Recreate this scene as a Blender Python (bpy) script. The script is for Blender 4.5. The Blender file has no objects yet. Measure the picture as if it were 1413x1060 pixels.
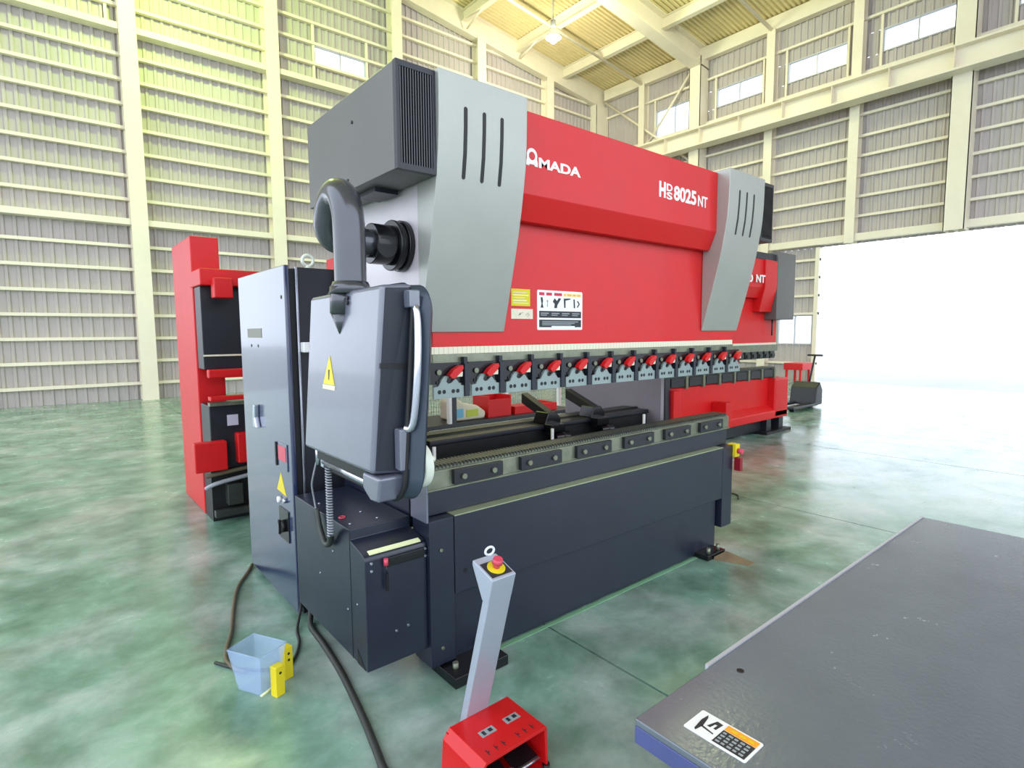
import bpy, bmesh, math, random
from mathutils import Vector, Matrix
random.seed(7)
S = bpy.context.scene
C = S.collection

# ------------------------------------------------------------------ camera
F_PX, CX, CY, EYE = 777.0, 706.5, 530.0, 1.57
def _unit(v):
    return Vector(v).normalized()
_ax = _unit(((1650 - CX) / F_PX, -(453 - CY) / F_PX, -1))
_ay = Vector(((61 - CX) / F_PX, -(463 - CY) / F_PX, -1))
_ay = (_ay - _ax * _ax.dot(_ay)).normalized()
_az = _ax.cross(_ay)
cam_d = bpy.data.cameras.new('camera')
cam = bpy.data.objects.new('camera', cam_d)
C.objects.link(cam)
cam_d.sensor_fit = 'HORIZONTAL'
cam_d.sensor_width = 36.0
cam_d.lens = F_PX / 1413 * 36.0
cam_d.clip_start = 0.05
cam_d.clip_end = 300
cam.matrix_world = Matrix.Translation((0, 0, EYE)) @ Matrix((_ax, _ay, _az)).to_4x4()
S.camera = cam

# ------------------------------------------------------------------ world / exposure
W = bpy.data.worlds.new('daylight')
S.world = W
W.use_nodes = True
bg = W.node_tree.nodes['Background']
bg.inputs[0].default_value = (0.80, 0.885, 1.0, 1)
bg.inputs[1].default_value = 2.6
S.view_settings.view_transform = 'Standard'
S.view_settings.look = 'None'
S.view_settings.exposure = 0.2
S.view_settings.gamma = 1.0
S.view_settings.use_curve_mapping = False

# ------------------------------------------------------------------ materials
M = {}
def lin(c):
    return tuple(((v / 255) / 12.92 if v / 255 <= 0.04045 else ((v / 255 + 0.055) / 1.055) ** 2.4) for v in c) + (1,)
def mat(name, rgb, rough=0.5, metal=0.0, var=0.0, vscale=6.0, bump=0.0, bscale=200.0, coat=0.0, spec=0.5, rvar=0.0, alpha=None):
    m = bpy.data.materials.new(name)
    m.use_nodes = True
    nt = m.node_tree
    b = nt.nodes['Principled BSDF']
    b.inputs['Base Color'].default_value = lin(rgb)
    b.inputs['Roughness'].default_value = rough
    b.inputs['Metallic'].default_value = metal
    b.inputs['Specular IOR Level'].default_value = spec
    b.inputs['Coat Weight'].default_value = coat
    b.inputs['Coat Roughness'].default_value = 0.08
    tc = nt.nodes.new('ShaderNodeTexCoord')
    if var > 0 or rvar > 0:
        n = nt.nodes.new('ShaderNodeTexNoise')
        n.inputs['Scale'].default_value = vscale
        n.inputs['Detail'].default_value = 6
        n.inputs['Roughness'].default_value = 0.65
        nt.links.new(tc.outputs['Object'], n.inputs['Vector'])
        if var > 0:
            r = nt.nodes.new('ShaderNodeValToRGB')
            base = lin(rgb)
            r.color_ramp.elements[0].color = tuple(v * (1 - var) for v in base[:3]) + (1,)
            r.color_ramp.elements[1].color = tuple(min(1, v * (1 + var)) for v in base[:3]) + (1,)
            r.color_ramp.elements[0].position = 0.3
            r.color_ramp.elements[1].position = 0.7
            nt.links.new(n.outputs['Fac'], r.inputs['Fac'])
            nt.links.new(r.outputs['Color'], b.inputs['Base Color'])
        if rvar > 0:
            mr = nt.nodes.new('ShaderNodeMapRange')
            mr.inputs['From Min'].default_value = 0.3
            mr.inputs['From Max'].default_value = 0.7
            mr.inputs['To Min'].default_value = max(0.02, rough - rvar)
            mr.inputs['To Max'].default_value = rough + rvar
            nt.links.new(n.outputs['Fac'], mr.inputs['Value'])
            nt.links.new(mr.outputs['Result'], b.inputs['Roughness'])
    if bump > 0:
        n2 = nt.nodes.new('ShaderNodeTexNoise')
        n2.inputs['Scale'].default_value = bscale
        n2.inputs['Detail'].default_value = 3
        bp = nt.nodes.new('ShaderNodeBump')
        bp.inputs['Strength'].default_value = bump
        bp.inputs['Distance'].default_value = 0.002
        nt.links.new(tc.outputs['Object'], n2.inputs['Vector'])
        nt.links.new(n2.outputs['Fac'], bp.inputs['Height'])
        nt.links.new(bp.outputs['Normal'], b.inputs['Normal'])
    M[name] = m
    return m
def emit(name, rgb, strength):
    m = bpy.data.materials.new(name)
    m.use_nodes = True
    b = m.node_tree.nodes['Principled BSDF']
    b.inputs['Base Color'].default_value = lin(rgb)
    b.inputs['Emission Color'].default_value = lin(rgb)
    b.inputs['Emission Strength'].default_value = strength
    M[name] = m

mat('red', (205, 18, 22), 0.4, var=0.05, vscale=3, coat=0.08, rvar=0.04, spec=0.4)
mat('red_far', (205, 20, 24), 0.42, var=0.05, spec=0.4)
mat('silver', (166, 167, 160), 0.34, 0.3, var=0.05, vscale=4, bump=0.05, bscale=500)
mat('side_plate', (216, 208, 212), 0.38, 0.1, var=0.05, vscale=3)
mat('charcoal', (26, 32, 49), 0.34, var=0.12, vscale=5, bump=0.1, bscale=260, rvar=0.05, spec=0.65)
mat('charcoal_box', (94, 92, 89), 0.42, var=0.06, vscale=4, bump=0.1, bscale=400)
mat('grille_dark', (12, 15, 24), 0.16, spec=0.7)
mat('cabinet', (46, 55, 88), 0.2, var=0.06, vscale=2.5, bump=0.08, bscale=220, spec=1.0, coat=0.5)
mat('cabinet_dark', (30, 32, 40), 0.4, var=0.1)
mat('pendant_back', (98, 100, 116), 0.26, var=0.06, vscale=3, bump=0.12, bscale=350, spec=1.0, coat=0.45)
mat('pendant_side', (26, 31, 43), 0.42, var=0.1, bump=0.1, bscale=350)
mat('bezel', (52, 62, 76), 0.3, 0.15, var=0.06, vscale=5)
mat('rubber', (20, 21, 25), 0.6)
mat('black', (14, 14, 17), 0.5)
mat('black_gloss', (20, 20, 24), 0.22)
mat('chrome', (190, 192, 205), 0.16, 0.9)
mat('arm_paint', (74, 75, 82), 0.24, 0.45, var=0.05, vscale=5, coat=0.5)
mat('steel', (128, 132, 114), 0.4, 0.6, var=0.25, vscale=14, rvar=0.1)
mat('steel_dark', (62, 65, 62), 0.45, 0.5, var=0.25, vscale=10)
mat('clamp_grey', (140, 154, 152), 0.38, 0.25, var=0.06, vscale=12)
mat('white_plastic', (226, 230, 216), 0.35, var=0.03)
mat('white', (236, 234, 232), 0.4)
mat('paper', (222, 214, 190), 0.6, var=0.06, vscale=30)
mat('yellow', (226, 204, 28), 0.4, var=0.05)
mat('yellow_label', (214, 196, 10), 0.5)
mat('orange', (240, 160, 40), 0.5)
mat('pale_orange', (240, 214, 150), 0.5)
mat('ink', (36, 38, 46), 0.5)
mat('ink_soft', (150, 156, 158), 0.5)
mat('ink_red', (200, 40, 70), 0.5)
mat('strip_yellow', (236, 240, 186), 0.5)
mat('paint_cream', (240, 229, 210), 0.5, var=0.05, vscale=1.2)
mat('clad', (190, 180, 178), 0.55, var=0.08, vscale=0.8)
mat('roof_deck', (232, 214, 164), 0.6, var=0.08, vscale=0.9)
mat('frame_metal', (190, 190, 196), 0.4, 0.3)
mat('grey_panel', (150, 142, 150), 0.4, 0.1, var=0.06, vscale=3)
mat('concrete', (170, 172, 168), 0.7, var=0.1, vscale=0.5)
mat('cable', (44, 46, 44), 0.55)
mat('cable_brown', (96, 86, 66), 0.6)
mat('cable_grey', (150, 152, 160), 0.4)
mat('wood', (132, 112, 84), 0.7, var=0.3, vscale=8)
mat('post_grey', (172, 178, 192), 0.3, 0.25, var=0.04, vscale=4)
mat('post_white', (226, 230, 240), 0.35)
mat('estop_red', (206, 70, 92), 0.35)
mat('table_top', (112, 118, 128), 0.24, 0.3, var=0.05, vscale=6, bump=0.35, bscale=90, rvar=0.04)
mat('table_edge', (76, 82, 132), 0.32, var=0.06)
mat('plate_beige', (120, 118, 106), 0.45)
mat('tag_red', (140, 16, 34), 0.4)
mat('ledge_sheen', (172, 180, 142), 0.3, 0.3, var=0.12, vscale=5)  # pale olive: overhead reflection on the ledge, put into the colour
mat('green_tape', (120, 165, 130), 0.5)
mat('mesh_wire', (170, 170, 172), 0.45, 0.4)
mat('lilac_label', (196, 190, 210), 0.5)
mat('blue_print', (120, 190, 220), 0.5)
mat('lime_print', (190, 200, 70), 0.5)
emit('lamp_glow', (250, 255, 215), 30.0)

# window glass: thin, clear, slightly hazy
m = bpy.data.materials.new('glass')
m.use_nodes = True
nt = m.node_tree
nt.nodes.remove(nt.nodes['Principled BSDF'])
tr = nt.nodes.new('ShaderNodeBsdfTransparent'); tr.inputs[0].default_value = (0.97, 0.98, 1, 1)
gl = nt.nodes.new('ShaderNodeBsdfGlossy'); gl.inputs['Roughness'].default_value = 0.05
mx = nt.nodes.new('ShaderNodeMixShader'); mx.inputs[0].default_value = 0.06
nt.links.new(tr.outputs[0], mx.inputs[1]); nt.links.new(gl.outputs[0], mx.inputs[2])
nt.links.new(mx.outputs[0], nt.nodes['Material Output'].inputs[0]); M['glass'] = m
# clear plastic sheet
m = bpy.data.materials.new('clear_plastic')
m.use_nodes = True
nt = m.node_tree
b = nt.nodes['Principled BSDF']
b.inputs['Base Color'].default_value = (0.55, 0.70, 1.0, 1); b.inputs['Roughness'].default_value = 0.25
tr = nt.nodes.new('ShaderNodeBsdfTransparent')
mx = nt.nodes.new('ShaderNodeMixShader'); mx.inputs[0].default_value = 0.22
nt.links.new(tr.outputs[0], mx.inputs[1]); nt.links.new(b.outputs[0], mx.inputs[2])
nt.links.new(mx.outputs[0], nt.nodes['Material Output'].inputs[0]); M['clear_plastic'] = m
# painted floor: worn green coating over grey concrete
m = bpy.data.materials.new('floor_paint')
m.use_nodes = True
nt = m.node_tree
b = nt.nodes['Principled BSDF']
tc = nt.nodes.new('ShaderNodeTexCoord')
n1 = nt.nodes.new('ShaderNodeTexNoise'); n1.inputs['Scale'].default_value = 1.3; n1.inputs['Detail'].default_value = 8; n1.inputs['Roughness'].default_value = 0.62; n1.inputs['Distortion'].default_value = 0.25
n2 = nt.nodes.new('ShaderNodeTexNoise'); n2.inputs['Scale'].default_value = 3.2; n2.inputs['Detail'].default_value = 6; n2.inputs['Roughness'].default_value = 0.6; n2.inputs['Distortion'].default_value = 0.25
r1 = nt.nodes.new('ShaderNodeValToRGB')
e = r1.color_ramp.elements
e[0].position = 0.30; e[0].color = lin((92, 130, 112))
e[1].position = 0.70; e[1].color = lin((178, 184, 178))
k = e.new(0.46); k.color = lin((128, 162, 146))
k = e.new(0.58); k.color = lin((158, 176, 168))
r2 = nt.nodes.new('ShaderNodeValToRGB')
e = r2.color_ramp.elements
e[0].position = 0.30; e[0].color = (0.46, 0.50, 0.45, 1)
e[1].position = 0.62; e[1].color = (1.06, 1.06, 1.06, 1)
mul = nt.nodes.new('ShaderNodeMix'); mul.data_type = 'RGBA'; mul.blend_type = 'MULTIPLY'; mul.inputs[0].default_value = 0.85
mr = nt.nodes.new('ShaderNodeMapRange'); mr.inputs['From Min'].default_value = 0.3; mr.inputs['From Max'].default_value = 0.7; mr.inputs['To Min'].default_value = 0.12; mr.inputs['To Max'].default_value = 0.30
nt.links.new(tc.outputs['Object'], n1.inputs['Vector']); nt.links.new(tc.outputs['Object'], n2.inputs['Vector'])
nt.links.new(n1.outputs['Fac'], r1.inputs['Fac']); nt.links.new(n2.outputs['Fac'], r2.inputs['Fac'])
nt.links.new(r1.outputs['Color'], mul.inputs[6]); nt.links.new(r2.outputs['Color'], mul.inputs[7])
nt.links.new(mul.outputs[2], b.inputs['Base Color'])
nt.links.new(n2.outputs['Fac'], mr.inputs['Value']); nt.links.new(mr.outputs['Result'], b.inputs['Roughness'])
M['floor_paint'] = m
# ruler strip: cream with fine dark ticks along x
m = bpy.data.materials.new('ruler')
m.use_nodes = True
nt = m.node_tree
b = nt.nodes['Principled BSDF']; b.inputs['Roughness'].default_value = 0.45
tc = nt.nodes.new('ShaderNodeTexCoord')
sx = nt.nodes.new('ShaderNodeSeparateXYZ')
mm = nt.nodes.new('ShaderNodeMath'); mm.operation = 'FLOORED_MODULO'; mm.inputs[1].default_value = 0.025
lt = nt.nodes.new('ShaderNodeMath'); lt.operation = 'LESS_THAN'; lt.inputs[1].default_value = 0.004
mxc = nt.nodes.new('ShaderNodeMix'); mxc.data_type = 'RGBA'
mxc.inputs[6].default_value = lin((226, 220, 196)); mxc.inputs[7].default_value = lin((202, 195, 170))
nt.links.new(tc.outputs['Object'], sx.inputs[0]); nt.links.new(sx.outputs[0], mm.inputs[0]); nt.links.new(mm.outputs[0], lt.inputs[0])
nt.links.new(lt.outputs[0], mxc.inputs[0]); nt.links.new(mxc.outputs[2], b.inputs['Base Color'])
M['ruler'] = m

# ------------------------------------------------------------------ mesh helpers
class MB:
    """collects shapes in world metres, then links them as one mesh object"""
    def __init__(s):
        s.v = []; s.f = []; s.sm = []
    def add(s, vs, fs, smooth=False):
        o = len(s.v)
        s.v += [tuple(p) for p in vs]
        for f in fs:
            s.f.append(tuple(i + o for i in f)); s.sm.append(smooth)
        return s
    def box(s, x0, x1, y0, y1, z0, z1):
        return s.hexa([(x0, y0, z0), (x1, y0, z0), (x1, y1, z0), (x0, y1, z0), (x0, y0, z1), (x1, y0, z1), (x1, y1, z1), (x0, y1, z1)])
    def hexa(s, p):
        return s.add(p, [(0, 3, 2, 1), (4, 5, 6, 7), (0, 1, 5, 4), (1, 2, 6, 5), (2, 3, 7, 6), (3, 0, 4, 7)])
    def prism(s, poly, axis, a, b, smooth=False):
        def P(u, w, t):
            return {'x': (t, u, w), 'y': (u, t, w), 'z': (u, w, t)}[axis]
        n = len(poly)
        vs = [P(u, w, a) for u, w in poly] + [P(u, w, b) for u, w in poly]
        s.add(vs, [tuple(range(n))[::-1], tuple(range(n, 2 * n))])
        s.add(vs, [(i, (i + 1) % n, (i + 1) % n + n, i + n) for i in range(n)], smooth)
        return s
    def cyl(s, p, q, r, r2=None, n=20, caps=True):
        r2 = r if r2 is None else r2
        p = Vector(p); q = Vector(q); d = (q - p).normalized()
        u = d.orthogonal().normalized(); w = d.cross(u)
        vs = []
        for c, rr in ((p, r), (q, r2)):
            vs += [c + (u * math.cos(2 * math.pi * i / n) + w * math.sin(2 * math.pi * i / n)) * rr for i in range(n)]
        s.add(vs, [(i, (i + 1) % n, (i + 1) % n + n, i + n) for i in range(n)], True)
        if caps:
            s.add(vs, [tuple(range(n))[::-1], tuple(range(n, 2 * n))])
        return s
    def tube(s, pts, r, n=12, closed=False):
        pts = [Vector(p) for p in pts]
        m = len(pts); vs = []; prev = None
        for i, p in enumerate(pts):
            if closed:
                d = (pts[(i + 1) % m] - pts[i - 1]).normalized()
            else:
                d = (pts[min(i + 1, m - 1)] - pts[max(i - 1, 0)]).normalized()
            u = d.orthogonal().normalized() if prev is None else (prev - d * prev.dot(d)).normalized()
            prev = u; w = d.cross(u)
            vs += [p + (u * math.cos(2 * math.pi * k / n) + w * math.sin(2 * math.pi * k / n)) * r for k in range(n)]
        fs = []
        for i in range(m if closed else m - 1):
            a = i * n; b2 = ((i + 1) % m) * n
            fs += [(a + k, a + (k + 1) % n, b2 + (k + 1) % n, b2 + k) for k in range(n)]
        s.add(vs, fs, True)
        if not closed:
            s.add(vs, [tuple(range(n))[::-1], tuple(range((m - 1) * n, m * n))])
        return s
    def sphere(s, c, r, n=14, sz=1.0):
        vs = []; fs = []
        k = n // 2
        for i in range(k + 1):
            t = math.pi * i / k
            for j in range(n):
                a = 2 * math.pi * j / n
                vs.append((c[0] + r * math.sin(t) * math.cos(a), c[1] + r * math.sin(t) * math.sin(a), c[2] + r * sz * math.cos(t)))
        for i in range(k):
            for j in range(n):
                fs.append((i * n + j, (i + 1) * n + j, (i + 1) * n + (j + 1) % n, i * n + (j + 1) % n))
        return s.add(vs, fs, True)
    def mesh(s, name, off=(0, 0, 0)):
        me = bpy.data.meshes.new(name)
        me.from_pydata([(p[0] - off[0], p[1] - off[1], p[2] - off[2]) for p in s.v], [], s.f)
        me.polygons.foreach_set('use_smooth', s.sm)
        bm = bmesh.new(); bm.from_mesh(me)
        bmesh.ops.remove_doubles(bm, verts=bm.verts, dist=1e-5)
        bmesh.ops.recalc_face_normals(bm, faces=bm.faces)
        bm.to_mesh(me); bm.free()
        return me

OFF = {}
def link(name, me, parent=None, loc=None):
    o = bpy.data.objects.new(name, me); C.objects.link(o)
    if parent is not None:
        o.parent = parent
        OFF[o] = OFF[parent]
        if loc is not None:
            o.location = loc
    else:
        o.location = loc or (0, 0, 0)
        OFF[o] = tuple(o.location)
    return o
def put(name, mb, mt, parent=None, bevel=0.0, seg=2, label=None, kind=None, base=None):
    off = OFF[parent] if parent is not None else (base or (0, 0, 0))
    me = mb.mesh(name, off)
    me.materials.append(M[mt])
    o = link(name, me, parent, None if parent is not None else off)
    if bevel > 0:
        bv = o.modifiers.new('bevel', 'BEVEL'); bv.width = bevel; bv.segments = seg; bv.limit_method = 'ANGLE'; bv.angle_limit = math.radians(19.5)
        for p in me.polygons: p.use_smooth = True
        wn = o.modifiers.new('normals', 'WEIGHTED_NORMAL'); wn.keep_sharp = True
    if label: o['label'] = label
    if kind: o['kind'] = kind
    return o
def tag(o, label, cat, group=None):
    o['label'] = label; o['category'] = cat
    if group: o['group'] = group
    return o
def thing(name, loc, label, cat, group=None):
    o = bpy.data.objects.new(name, None); C.objects.link(o)
    o.location = loc; OFF[o] = tuple(loc); o.empty_display_size = 0.1
    return tag(o, label, cat, group)
def struct(name, mb, mt, label=None, **k):
    o = put(name, mb, mt, **k); o['kind'] = 'structure'
    if label: o['label'] = label
    return o
def copies(name, mb, mt, parent, offsets, bevel=0.0):
    """alike pieces: one mesh, one object per offset"""
    me = mb.mesh(name, OFF[parent]); me.materials.append(M[mt])
    res = []
    for d in offsets:
        o = link(name, me, parent, d)
        res.append(o)
    return res
def smooth_path(ctrl, n=8):
    P = [Vector(p) for p in ctrl]; out = []
    for i in range(len(P) - 1):
        p0 = P[max(i - 1, 0)]; p1 = P[i]; p2 = P[i + 1]; p3 = P[min(i + 2, len(P) - 1)]
        for k in range(n):
            t = k / n
            out.append(0.5 * ((2 * p1) + (p2 - p0) * t + (2 * p0 - 5 * p1 + 4 * p2 - p3) * t * t + (3 * p1 - p0 - 3 * p2 + p3) * t ** 3))
    out.append(P[-1])
    return out
def rrect(u0, u1, w0, w1, r, n=5):
    pts = []
    for cu, cw, a0 in ((u1 - r, w1 - r, 0), (u0 + r, w1 - r, 90), (u0 + r, w0 + r, 180), (u1 - r, w0 + r, 270)):
        for i in range(n + 1):
            a = math.radians(a0 + 90 * i / n)
            pts.append((cu + r * math.cos(a), cw + r * math.sin(a)))
    return pts
def text(name, body, x, y, z, h, width, mt, parent, off=0.0, depth=0.0015, plane='front'):
    """flat lettering: 'front' stands on a plane facing -y, 'top' lies face up with its lines along -y"""
    cu = bpy.data.curves.new(name, 'FONT'); cu.body = body; cu.size = 1.0; cu.extrude = 0.5; cu.offset = off
    t = bpy.data.objects.new(name, cu); C.objects.link(t)
    me = bpy.data.meshes.new_from_object(t.evaluated_get(bpy.context.evaluated_depsgraph_get()))
    bpy.data.objects.remove(t)
    xs = [v.co.x for v in me.vertices]; ys = [v.co.y for v in me.vertices]
    x0, x1, y0, y1 = min(xs), max(xs), min(ys), max(ys)
    o3 = OFF[parent]
    for v in me.vertices:
        a = (v.co.x - x0) / (x1 - x0) * width; bb = (v.co.y - y0) / (y1 - y0) * h; d = v.co.z * 2 * depth
        if plane == 'front':
            v.co = (x + a - o3[0], y - d - o3[1], z + bb - o3[2])
        else:
            v.co = (x + bb - o3[0], y - a - o3[1], z + d - o3[2])
    me.materials.clear(); me.materials.append(M[mt])
    return link(name, me, parent)

# ================================================================== THE HALL
XR, YB = 18.5, 16.4          # right (eave) wall and back (gable) wall
XL_, YF = -7.0, -9.0         # open ends of the hall, out of view
def deck_z(x): return 11.36 + 0.118 * (XR - x)
def raft_z(x): return 10.62 + 0.128 * (XR - x)

# ground outside and floor slabs
struct('ground', MB().box(-60, 80, -60, 80, -0.30, -0.12), 'concrete', 'pale concrete yard outside the hall')
fl = struct('floor', MB().box(XL_, XR, YF, YB, -0.12, -0.025), 'rubber', 'green painted concrete floor with worn patches and saw-cut joints')
for i in range(9):
    a = max(XL_, 1.98 - 9.06 + 3.02 * i) ; b2 = min(XR, 1.98 - 9.06 + 3.02 * (i + 1))
    if b2 - a > 0.2:
        put('slab', MB().box(a + 0.006, b2 - 0.006, YF, YB, -0.025, 0.0), 'floor_paint', fl)

def corrug_x(mb, x0, x1, z0, z1f, y, pitch=0.2, d=0.035):
    """ribbed sheet standing in a plane y = const; ribs vertical"""
    xs = []; x = x0
    while x < x1 - 1e-4:
        for t, k in ((0, 0), (0.55, 0), (0.65, 1), (0.90, 1)):
            if x + t * pitch < x1: xs.append((x + t * pitch, k))
        x += pitch
    xs.append((x1, 0))
    vs = []
    for xx, k in xs:
        vs += [(xx, y - d * k, z0), (xx, y - d * k, z1f(xx) if callable(z1f) else z1f)]
    mb.add(vs, [(2 * i, 2 * i + 2, 2 * i + 3, 2 * i + 1) for i in range(len(xs) - 1)])
def corrug_y(mb, y0, y1, z0, z1, x, pitch=0.2, d=0.035):
    t = MB(); corrug_x(t, y0, y1, z0, z1, 0, pitch, d)
    mb.add([(x + p[1], p[0], p[2]) for p in t.v], t.f)

# ---- back wall (gable) with its window holes
WIN_B = [(-0.05, 1.5), (6.35, 7.9)]
wb = MB()
corrug_x(wb, -1.3, XR, 0.0, 9.13, YB)
corrug_x(wb, XL_, -1.3, 4.75, 9.13, YB)
corrug_x(wb, XL_, XR, 9.68, deck_z, YB)
e0 = XL_
for a, b2 in WIN_B + [(XR, XR)]:
    if b2 > a or a == XR: corrug_x(wb, e0, a, 9.13, 9.68, YB)
    e0 = b2
wall_b = struct('wall_back', wb, 'clad', 'ribbed sheet-metal gable wall with cream steel girts and columns')
girt_zs = [0.4 + 0.545 * k for k in range(24)]
COLS_B = [-1.35, 1.9, 5.1, 8.8, 12.0, 15.2]
for zz in girt_zs:
    heavy = abs(zz - 8.575) < 0.1 or abs(zz - 4.215) < 0.1
    xe = XR - 0.05
    if zz > raft_z(XR): xe = XR - (zz - raft_z(XR)) / 0.128
    h, d = (0.07, 0.30) if heavy else (0.035, 0.12)
    put('girt', MB().box(-1.3 if zz < 4.8 else XL_, xe, YB - 0.035 - d, YB - 0.036, zz - h, zz + h), 'paint_cream', wall_b)
for xc in COLS_B + [18.1]:
    w = 0.17 if xc < 18 else 0.36
    c = MB()
    top = raft_z(xc) + 0.05
    c.box(xc - w, xc + w, YB - 0.40, YB - 0.385, 0, top)
    c.box(xc - w, xc + w, YB - 0.055, YB - 0.04, 0, top)
    c.box(xc - 0.012, xc + 0.012, YB - 0.385, YB - 0.055, 0, top)
    if xc > 18: c.box(xc - w, xc - w + 0.02, YB - 0.4, YB - 0.04, 0, top)
    put('column', c, 'paint_cream', wall_b)
for a, b2 in WIN_B:
    for xx in (a - 0.03, b2 + 0.03):
        put('window_post', MB().box(xx - 0.03, xx + 0.03, YB - 0.11, YB - 0.037, 8.62, 10.2), 'paint_cream', wall_b)

def window(n, axis, a, b2, z0, z1, plane, label, panes=2):
    """frame and separate panes in a wall hole; axis 'x' runs along the back wall, 'y' along the right wall"""
    def bx(mb, u0, u1, w0, w1, d0, d1):
        return mb.box(u0, u1, plane + d0, plane + d1, w0, w1) if axis == 'x' else mb.box(plane + d0, plane + d1, u0, u1, w0, w1)
    fr = MB(); t = 0.035
    bx(fr, a, b2, z0, z0 + t, -0.06, 0.04); bx(fr, a, b2, z1 - t, z1, -0.06, 0.04)
    bx(fr, a, a + t, z0 + t, z1 - t, -0.06, 0.04); bx(fr, b2 - t, b2, z0 + t, z1 - t, -0.06, 0.04)
    st = (b2 - a) / panes
    for i in range(1, panes):
        bx(fr, a + st * i - t / 2, a + st * i + t / 2, z0 + t, z1 - t, -0.05, 0.03)
    w = struct('window_%d' % n, fr, 'frame_metal', label)
    for i in range(panes):
        p = MB(); bx(p, a + st * i + t, a + st * (i + 1) - t, z0 + t, z1 - t, -0.012, -0.006)
        put('pane', p, 'glass', w)
window(1, 'x', -0.05, 1.5, 9.13, 9.68, YB, 'bright high window pair left of the wide cream column on gable wall')
window(2, 'x', 6.35, 7.9, 9.13, 9.68, YB, 'bright two-pane high window on gable wall above the grey motor box')

# ---- right wall (eave side)
WIN_R = [(-1.0, 0.75), (1.45, 3.2), (4.4, 6.05), (6.95, 8.66), (9.45, 11.08), (11.95, 13.6)]
wr = MB()
LOW = (7.62, 8.7)
DOOR = (0.6, 7.45)
def band(z0, z1, holes):
    y = YF
    for a, b2 in sorted(holes) + [(YB, YB)]:
        if a > y: corrug_y(wr, y, a, z0, z1, XR)
        y = b2
band(0.0, 1.13, [DOOR])
band(1.13, 2.06, [DOOR, LOW])
band(2.06, 4.1, [DOOR])
band(4.1, 8.85, [])
band(8.85, 9.27, [WIN_R[5]])
band(9.27, 9.90, WIN_R)
band(9.90, 11.4, [])
wall_r = struct('wall_right', wr, 'clad', 'ribbed sheet-metal eave wall with high window band and crane girder')
for zz in [0.55, 2.1, 2.65, 3.2, 3.74, 4.26, 4.87, 5.43, 6.0, 6.56, 7.11, 7.71, 8.85, 10.3]:
    hv = abs(zz - 4.26) < 0.02
    for ya, yb_ in (((YF, DOOR[0]), (DOOR[1], YB - 0.05)) if zz < 4.1 else ((YF, YB - 0.05),)):
        put('girt', MB().box(XR - (0.26 if hv else 0.14), XR - 0.037, ya, yb_, zz - (0.1 if hv else 0.035), zz + (0.1 if hv else 0.035)), 'paint_cream', wall_r)
for a, b2 in WIN_R:
    for yy in (a - 0.03, b2 + 0.03):
        put('window_post', MB().box(XR - 0.11, XR - 0.037, yy - 0.03, yy + 0.03, 8.6, 10.3), 'paint_cream', wall_r)
for yc, main in ((14.1, 0), (11.65, 1), (9.1, 0), (6.6, 0), (4.1, 1), (1.6, 0), (-0.9, 0), (-3.4, 1)):
    w = 0.22 if main else 0.13; d = 0.55 if main else 0.34
    c = MB()
    c.box(XR - d, XR - d + 0.02, yc - w, yc + w, 0, 11.0)
    c.box(XR - 0.06, XR - 0.04, yc - w, yc + w, 0, 11.0)
    c.box(XR - d + 0.02, XR - 0.06, yc - 0.015, yc + 0.015, 0, 11.0)
    if main: c.box(XR - d, XR - 0.05, yc - w, yc - w + 0.02, 0, 11.0); c.box(XR - d, XR - 0.05, yc + w - 0.02, yc + w, 0, 11.0)
    if DOOR[0] < yc < DOOR[1]: c.v = [(p[0], p[1], max(p[2], 4.1)) for p in c.v]
    put('column', c, 'paint_cream', wall_r)
g = MB()
g.box(XR - 0.95, XR - 0.45, YF, YB - 0.45, 8.45, 8.50); g.box(XR - 0.95, XR - 0.45, YF, YB - 0.45, 7.90, 7.95)
g.box(XR - 0.74, XR - 0.66, YF, YB - 0.45, 7.95, 8.45)
put('crane_girder', g, 'paint_cream', wall_r)
put('door_jamb', MB().box(XR - 0.16, XR + 0.04, DOOR[1], DOOR[1] + 0.12, 0, 4.1), 'paint_cream', wall_r)
put('door_jamb', MB().box(XR - 0.16, XR + 0.04, DOOR[0] - 0.12, DOOR[0], 0, 4.1), 'paint_cream', wall_r)
put('crane_rail', MB().box(XR - 0.73, XR - 0.67, YF, YB - 0.45, 8.50, 8.58), 'frame_metal', wall_r)
for k in range(16):
    put('girder_stiffener', MB().box(XR - 0.93, XR - 0.74, 15.4 - 1.4 * k, 15.415 - 1.4 * k, 7.95, 8.45), 'paint_cream', wall_r)
put('eave_beam', MB().box(XR - 0.30, XR - 0.06, YF, YB - 0.4, 10.95, 11.36), 'paint_cream', wall_r)
put('wall_brace', MB().cyl((XR - 0.2, 16.0, 10.9), (XR - 0.2, 11.9, 7.6), 0.045, n=8).cyl((XR - 0.2, 11.9, 10.9), (XR - 0.2, 14.0, 8.6), 0.045, n=8), 'paint_cream', wall_r)
for i, (a, b2) in enumerate(WIN_R):
    z0 = 8.85 if i == 5 else 9.27  # last window stretched downwards, its glare put into the shape
    window(3 + i, 'y', a, b2, z0, 9.90, XR, ['high window over the far jamb of the doorway', 'high window above the middle of the open doorway', 'high window above the doorway jamb next to the low window', 'high window directly over the low window', 'high window between two cream posts, over the crane girder', 'high window drawn taller for its glare, over the crane girder, beside the wall brace'][i])
window(9, 'y', LOW[0], LOW[1], 1.13, 2.06, XR, 'low window in the eave wall beside the open doorway', panes=2)

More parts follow.
